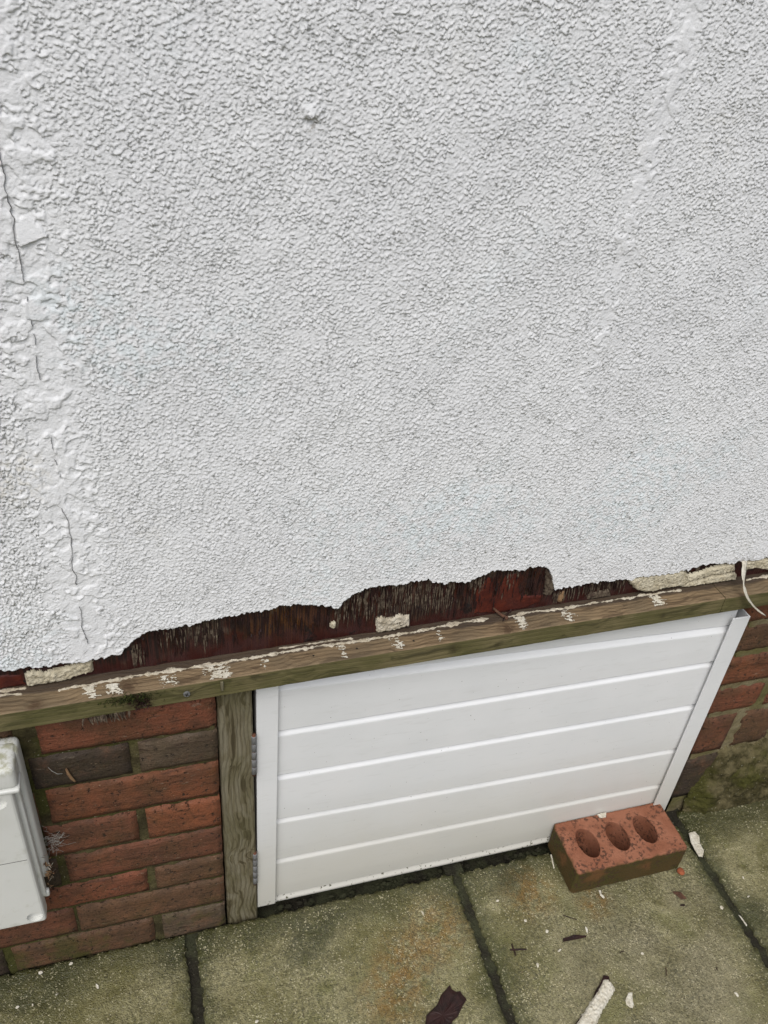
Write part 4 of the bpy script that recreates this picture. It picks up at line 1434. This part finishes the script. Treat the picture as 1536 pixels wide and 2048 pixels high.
chip('paint_sliver', mm([(687.5,-4),(690,-4.0),(683.0,-32.0),(680.2,-32.6)]), 0.0015, FLAKEW, 'thin white paint sliver by the left end of the perforated brick', 'paint chip')
chip('paint_sliver', mm([(745.2,-92.2),(749.6,-93.2),(746.4,-101.7),(750.0,-107.8),(747.4,-110.1),(743.4,-102.3)]), 0.0015, FLAKEW, 'bent white paint sliver just in front of the perforated brick', 'paint chip')
chip('paint_sliver', mm([(982.2,-196.6),(984.5,-199.2),(986.1,-217.6),(983.8,-218.8)]), 0.0015, FLAKEW, 'white paint sliver lying along the right joint', 'paint chip', z=0.0)
chip('wood_chip', mm([(883.4,-127.5),(898.2,-131.0),(902.8,-146.1),(891.9,-145.4)]), 0.0018, BROWNCHIP, 'brown diamond shaped wood chip in front of the perforated brick', 'wood chip')
chip('wood_chip', mm([(884.0,-153.5),(893.0,-154.9),(890.8,-158.2),(882.5,-155.8)]), 0.0016, DARKWOOD, 'tiny dark wood chip below the brown diamond shaped chip', 'wood chip')
chip('wood_chip', mm([(638.0,-160.8),(661.8,-159.7),(681.9,-166.3),(680.0,-168.8),(653.3,-167.3),(635.4,-166.5)]), 0.0026, DARKWOOD, 'long dark red wood splinter on the middle slab', 'wood chip')
# terracotta crumb
bm = bmesh.new()
bmesh.ops.create_icosphere(bm, subdivisions=2, radius=0.0075)
for q in bm.verts:
    q.co *= 1 + 0.22 * nz(q.co.x * 160, q.co.y * 160, q.co.z * 160)
    q.co.z *= 0.72
tag(bobj('brick_crumb', bm, TERRA, None, False, (0.9212, -0.0960, 0.005)), 'round orange brick crumb at the right end of the perforated brick', 'crumb')


def twig(name, segs, rad, label, mat=DARKWOOD):
    v, f = [], []
    for (a, b) in segs:
        a, b = Vector((a[0] / 1000, a[1] / 1000, 0.002)), Vector((b[0] / 1000, b[1] / 1000, 0.0025))
        n = 5
        d = (b - a).normalized()
        s_ = d.cross(Vector((0, 0, 1)))
        base = len(v)
        for i in range(n + 1):
            p = a.lerp(b, i / n) + s_ * 0.0009 * nz(i * .9, a.x * 90)
            r_ = rad * (1 - 0.45 * abs(i / n - .4))
            for k in range(5):
                an = 2 * math.pi * k / 5
                v.append(p + s_ * r_ * math.cos(an) + Vector((0, 0, 1)) * r_ * math.sin(an))
            if i:
                o_ = base + 5 * i
                for k in range(5):
                    f.append((o_ - 5 + k, o_ - 5 + (k + 1) % 5, o_ + (k + 1) % 5, o_ + k))
    c = v[0].copy()
    c.z = 0
    tag(mobj(name, [p - c for p in v], f, mat, None, True, loc=c), label, 'twig')


twig('twig', [((536.6, -157.2), (565.7, -163.3)), ((544.1, -148.4), (542.7, -169.1))], 0.0017, 'dark crossed twig on the middle slab near its left joint')
twig('twig', [((656.5, -121.1), (678.0, -135.5))], 0.0009, 'thin dark twig above the long dark red splinter')
twig('twig', [((793.6, -250.5), (786.8, -263.2))], 0.0009, 'short thin twig to the upper right of the cream flake', BROWNCHIP)
twig('twig', [((881.9, -271.4), (880.8, -277.0))], 0.0010, 'tiny dark twig far right on the middle slab')
twig('twig', [((726.7, -207.5), (735.6, -207.3))], 0.0009, 'tiny twig above the long white broken strip')

WB = [((622.8, -178.7), 6, 2, 'white paint bit just below the long dark red splinter'), ((573.7, -193.2), 3, 5, 'white paint bit below the crossed twig'), ((687.5, -156.3), 3, 7, 'white paint bit above the right tip of the dark red splinter'),
      ((585.7, -114.7), 3, 4, 'white paint bit above the crossed twig'), ((550.1, -67.9), 4, 3, 'white paint bit near the top of the joint in the middle slab'), ((615.3, -142.0), 4, 4, 'greyish paint bit left of the long dark red splinter'),
      ((958.7, -177.0), 4, 5, 'whitish paint bit close to the right joint'), ((765.5, -218.4), 4, 3, 'white paint bit midway between brick and white strip'), ((889.9, -320.0), 4, 5, 'white paint bit low on the right of the middle slab'),
      ((1023.2, -170.0), 4, 2, 'lower white paint bit on the far right slab'), ((1037.3, -133.3), 2, 4, 'upper white paint bit on the far right slab'), ((-148.2, -53.9), 2.5, 7, 'longest white paint bit on the left slab'),
      ((-210.1, -51.9), 3, 3, 'middle white paint bit on the left slab'), ((-267.9, -57.7), 4, 3, 'leftmost white paint bit on the left slab'), ((-236.1, -10.8), 4.5, 4.5, 'pale pebble at the foot of the left bricks'),
      ((-189.1, -7.0), 4.5, 3, 'grey white bit at the foot of the left bricks'), ((-245.6, -59.9), 2, 3, 'tiny white bit next to the leftmost paint bit'), ((408.1, -58.7), 2, 6, 'white paint sliver on the slab below the hatch'),
      ((92.7, -168.3), 4, 3, 'white paint bit at the bottom left of the centre left slab')]
for i, ((x, y), a, b, lb) in enumerate(WB):
    poly = []
    th = random.uniform(-.4, .4)
    for k in range(7):
        an = 2 * math.pi * k / 7
        r_ = random.uniform(.75, 1.15)
        px, py = 0.8 * a * r_ * math.cos(an), 0.8 * b * r_ * math.sin(an)
        poly.append(((x + px * math.cos(th) - py * math.sin(th)) / 1000, (y + px * math.sin(th) + py * math.cos(th)) / 1000))
    chip('paint_bit', poly, 0.0011, FLAKEW, lb, 'paint chip', 'white paint bits on the slabs', sd=i)


# countless crumbs
def crumbs(name, n, mat, region, size, zf):
    v, f = [], []
    for _ in range(n):
        x, y = region()
        r_ = size * random.uniform(.4, 1.2)
        k = len(v)
        an = random.uniform(0, 6.28)
        for j in range(4):
            v.append((x + r_ * random.uniform(.5, 1.2) * math.cos(an + j * 1.57), y + r_ * random.uniform(.4, 1.2) * math.sin(an + j * 1.57), zf + random.uniform(0, .0008)))
        v.append((x, y, zf + r_ * .8 + 0.0006))
        for j in range(4):
            f.append((k + j, k + (j + 1) % 4, k + 4))
    o = mobj(name, v, f, mat)
    o['kind'] = 'stuff'
    return o


def reg_all():
    return random.uniform(-0.32, 1.25), min(-0.006, -0.006 - abs(random.gauss(0, .17)))


def reg_foot():
    return random.uniform(-0.32, 0.95), random.uniform(-0.012, 0.001)


o = crumbs('paint_crumbs', 45, FLAKEW, reg_all, 0.0008, 0.0004)
tag(o, 'scattered tiny white paint crumbs all over the slabs', 'crumbs')
o = crumbs('grit', 160, BROWNCHIP, reg_all, 0.0012, 0.0002)
tag(o, 'scattered tiny brown grit all over the slabs', 'grit')


# rubble and dead leaves in the slot below the hatch
def rubble():
    v, f = [], []
    for _ in range(170):
        x, y = random.uniform(0.06, 0.96), random.uniform(0.002, 0.03)
        r_ = random.uniform(.003, .008)
        p = Vector((x, y, -0.030 + r_ * .6))
        k = len(v)
        ph = random.uniform(0, 6)
        for j in range(6):
            an = ph + j * math.pi / 3
            v.append(p + Vector((r_ * random.uniform(.6, 1.3) * math.cos(an), r_ * random.uniform(.5, 1.0) * math.sin(an), random.uniform(-.3, .3) * r_)))
        v.append(p + Vector((0, 0, r_ * random.uniform(.5, 1.1))))
        for j in range(6):
            f.append((k + j, k + (j + 1) % 6, k + 6))
    o = mobj('slot_rubble', v, f, SOIL)
    o['kind'] = 'stuff'
    tag(o, 'dark rubble and dead leaves in the slot under the hatch', 'rubble')


rubble()

# ------------------------------------------------------------------ dead leaves and cobweb beside the box
lf = empty('leaf_litter', (-0.183, -0.02, 0.30))
tag(lf, 'clump of dead leaf scraps caught on the right side of the white box', 'leaf litter')
v, f = [], []
for i in range(46):
    p = Vector((-0.1815 + random.gauss(0, .0025), -0.030 + random.gauss(0, .006), 0.300 + random.gauss(0, .016)))
    a = Vector((random.uniform(-1, 1), random.uniform(-1, 1), random.uniform(-1, 1))).normalized()
    b = a.cross(Vector((.3, .8, random.random()))).normalized()
    l, w = random.uniform(.002, .006), random.uniform(.0010, .0028)
    k = len(v)
    v += [p - a * l, p + b * w + a.cross(b) * .001, p + a * l, p - b * w]
    f += [(k, k + 1, k + 2), (k, k + 2, k + 3)]
o = mobj('leaf_scraps', v, f, [LEAFM, FLAKEW, DARKWOOD], lf, fm=[random.choice((0, 0, 0, 1, 2)) for _ in f])
o['kind'] = 'stuff'


def strands(name, n, fn, rad, mat, label, cat):
    v, f = [], []
    for _ in range(n):
        path = fn()
        b0 = len(v)
        for i, p in enumerate(path):
            d = (path[min(i + 1, len(path) - 1)] - path[max(i - 1, 0)]).normalized()
            s_ = d.cross(Vector((.1, .9, .3))).normalized()
            t_ = d.cross(s_)
            for k in range(3):
                an = 2.094 * k
                v.append(p + s_ * rad * math.cos(an) + t_ * rad * math.sin(an))
            if i:
                q = b0 + 3 * i
                for k in range(3):
                    f.append((q - 3 + k, q - 3 + (k + 1) % 3, q + (k + 1) % 3, q + k))
    o = mobj(name, v, f, mat)
    o['kind'] = 'stuff'
    tag(o, label, cat)


def web():
    c = Vector((-0.172 + random.gauss(0, .006), -0.004 - abs(random.gauss(0, .003)), 0.335 + random.gauss(0, .010)))
    d = Vector((random.uniform(-.7, 1), random.uniform(-.2, .2), random.uniform(-1, 1))).normalized() * random.uniform(.006, .022)
    m_ = Vector((random.gauss(0, .002), 0, random.gauss(0, .002)))
    return [c, c + d * .5 + m_, c + d]


strands('cobweb', 70, web, 0.00016, WEB, 'grey wisps of cobweb between the white box and the bricks', 'cobweb')


# single dry stalk and sliver stuck on the dark brick
def stalk(label, path, rad, mat, cat='stalk', name='dry_stalk'):
    v, f = [], []
    P = [Vector(p) / 1000 for p in path]
    for i, p in enumerate(P):
        d = (P[min(i + 1, len(P) - 1)] - P[max(i - 1, 0)]).normalized()
        s_ = d.cross(Vector((0, 1, 0))).normalized()
        t_ = d.cross(s_)
        r_ = rad * (1.0 if 0 < i < len(P) - 1 else .6)
        for k in range(5):
            an = 2 * math.pi * k / 5
            v.append(p + s_ * r_ * math.cos(an) + t_ * r_ * .5 * math.sin(an))
        if i:
            q = 5 * i
            for k in range(5):
                f.append((q - 5 + k, q - 5 + (k + 1) % 5, q + (k + 1) % 5, q + k))
    tag(mobj(name, v, f, mat, None, True), label, cat)


stalk('thin pale dry stalk stuck on the dark brick', [(-158, -3, 492), (-154, -4, 484), (-148, -4, 476), (-142, -3, 474)], 0.0005, WEB)
stalk('pinkish brown wood sliver stuck on the dark brick', [(-136.5, -2, 482), (-135, -3.2, 472), (-132, -3.4, 462), (-128.5, -2, 452)], 0.0024, LEAFM, 'wood sliver', 'wood_sliver')
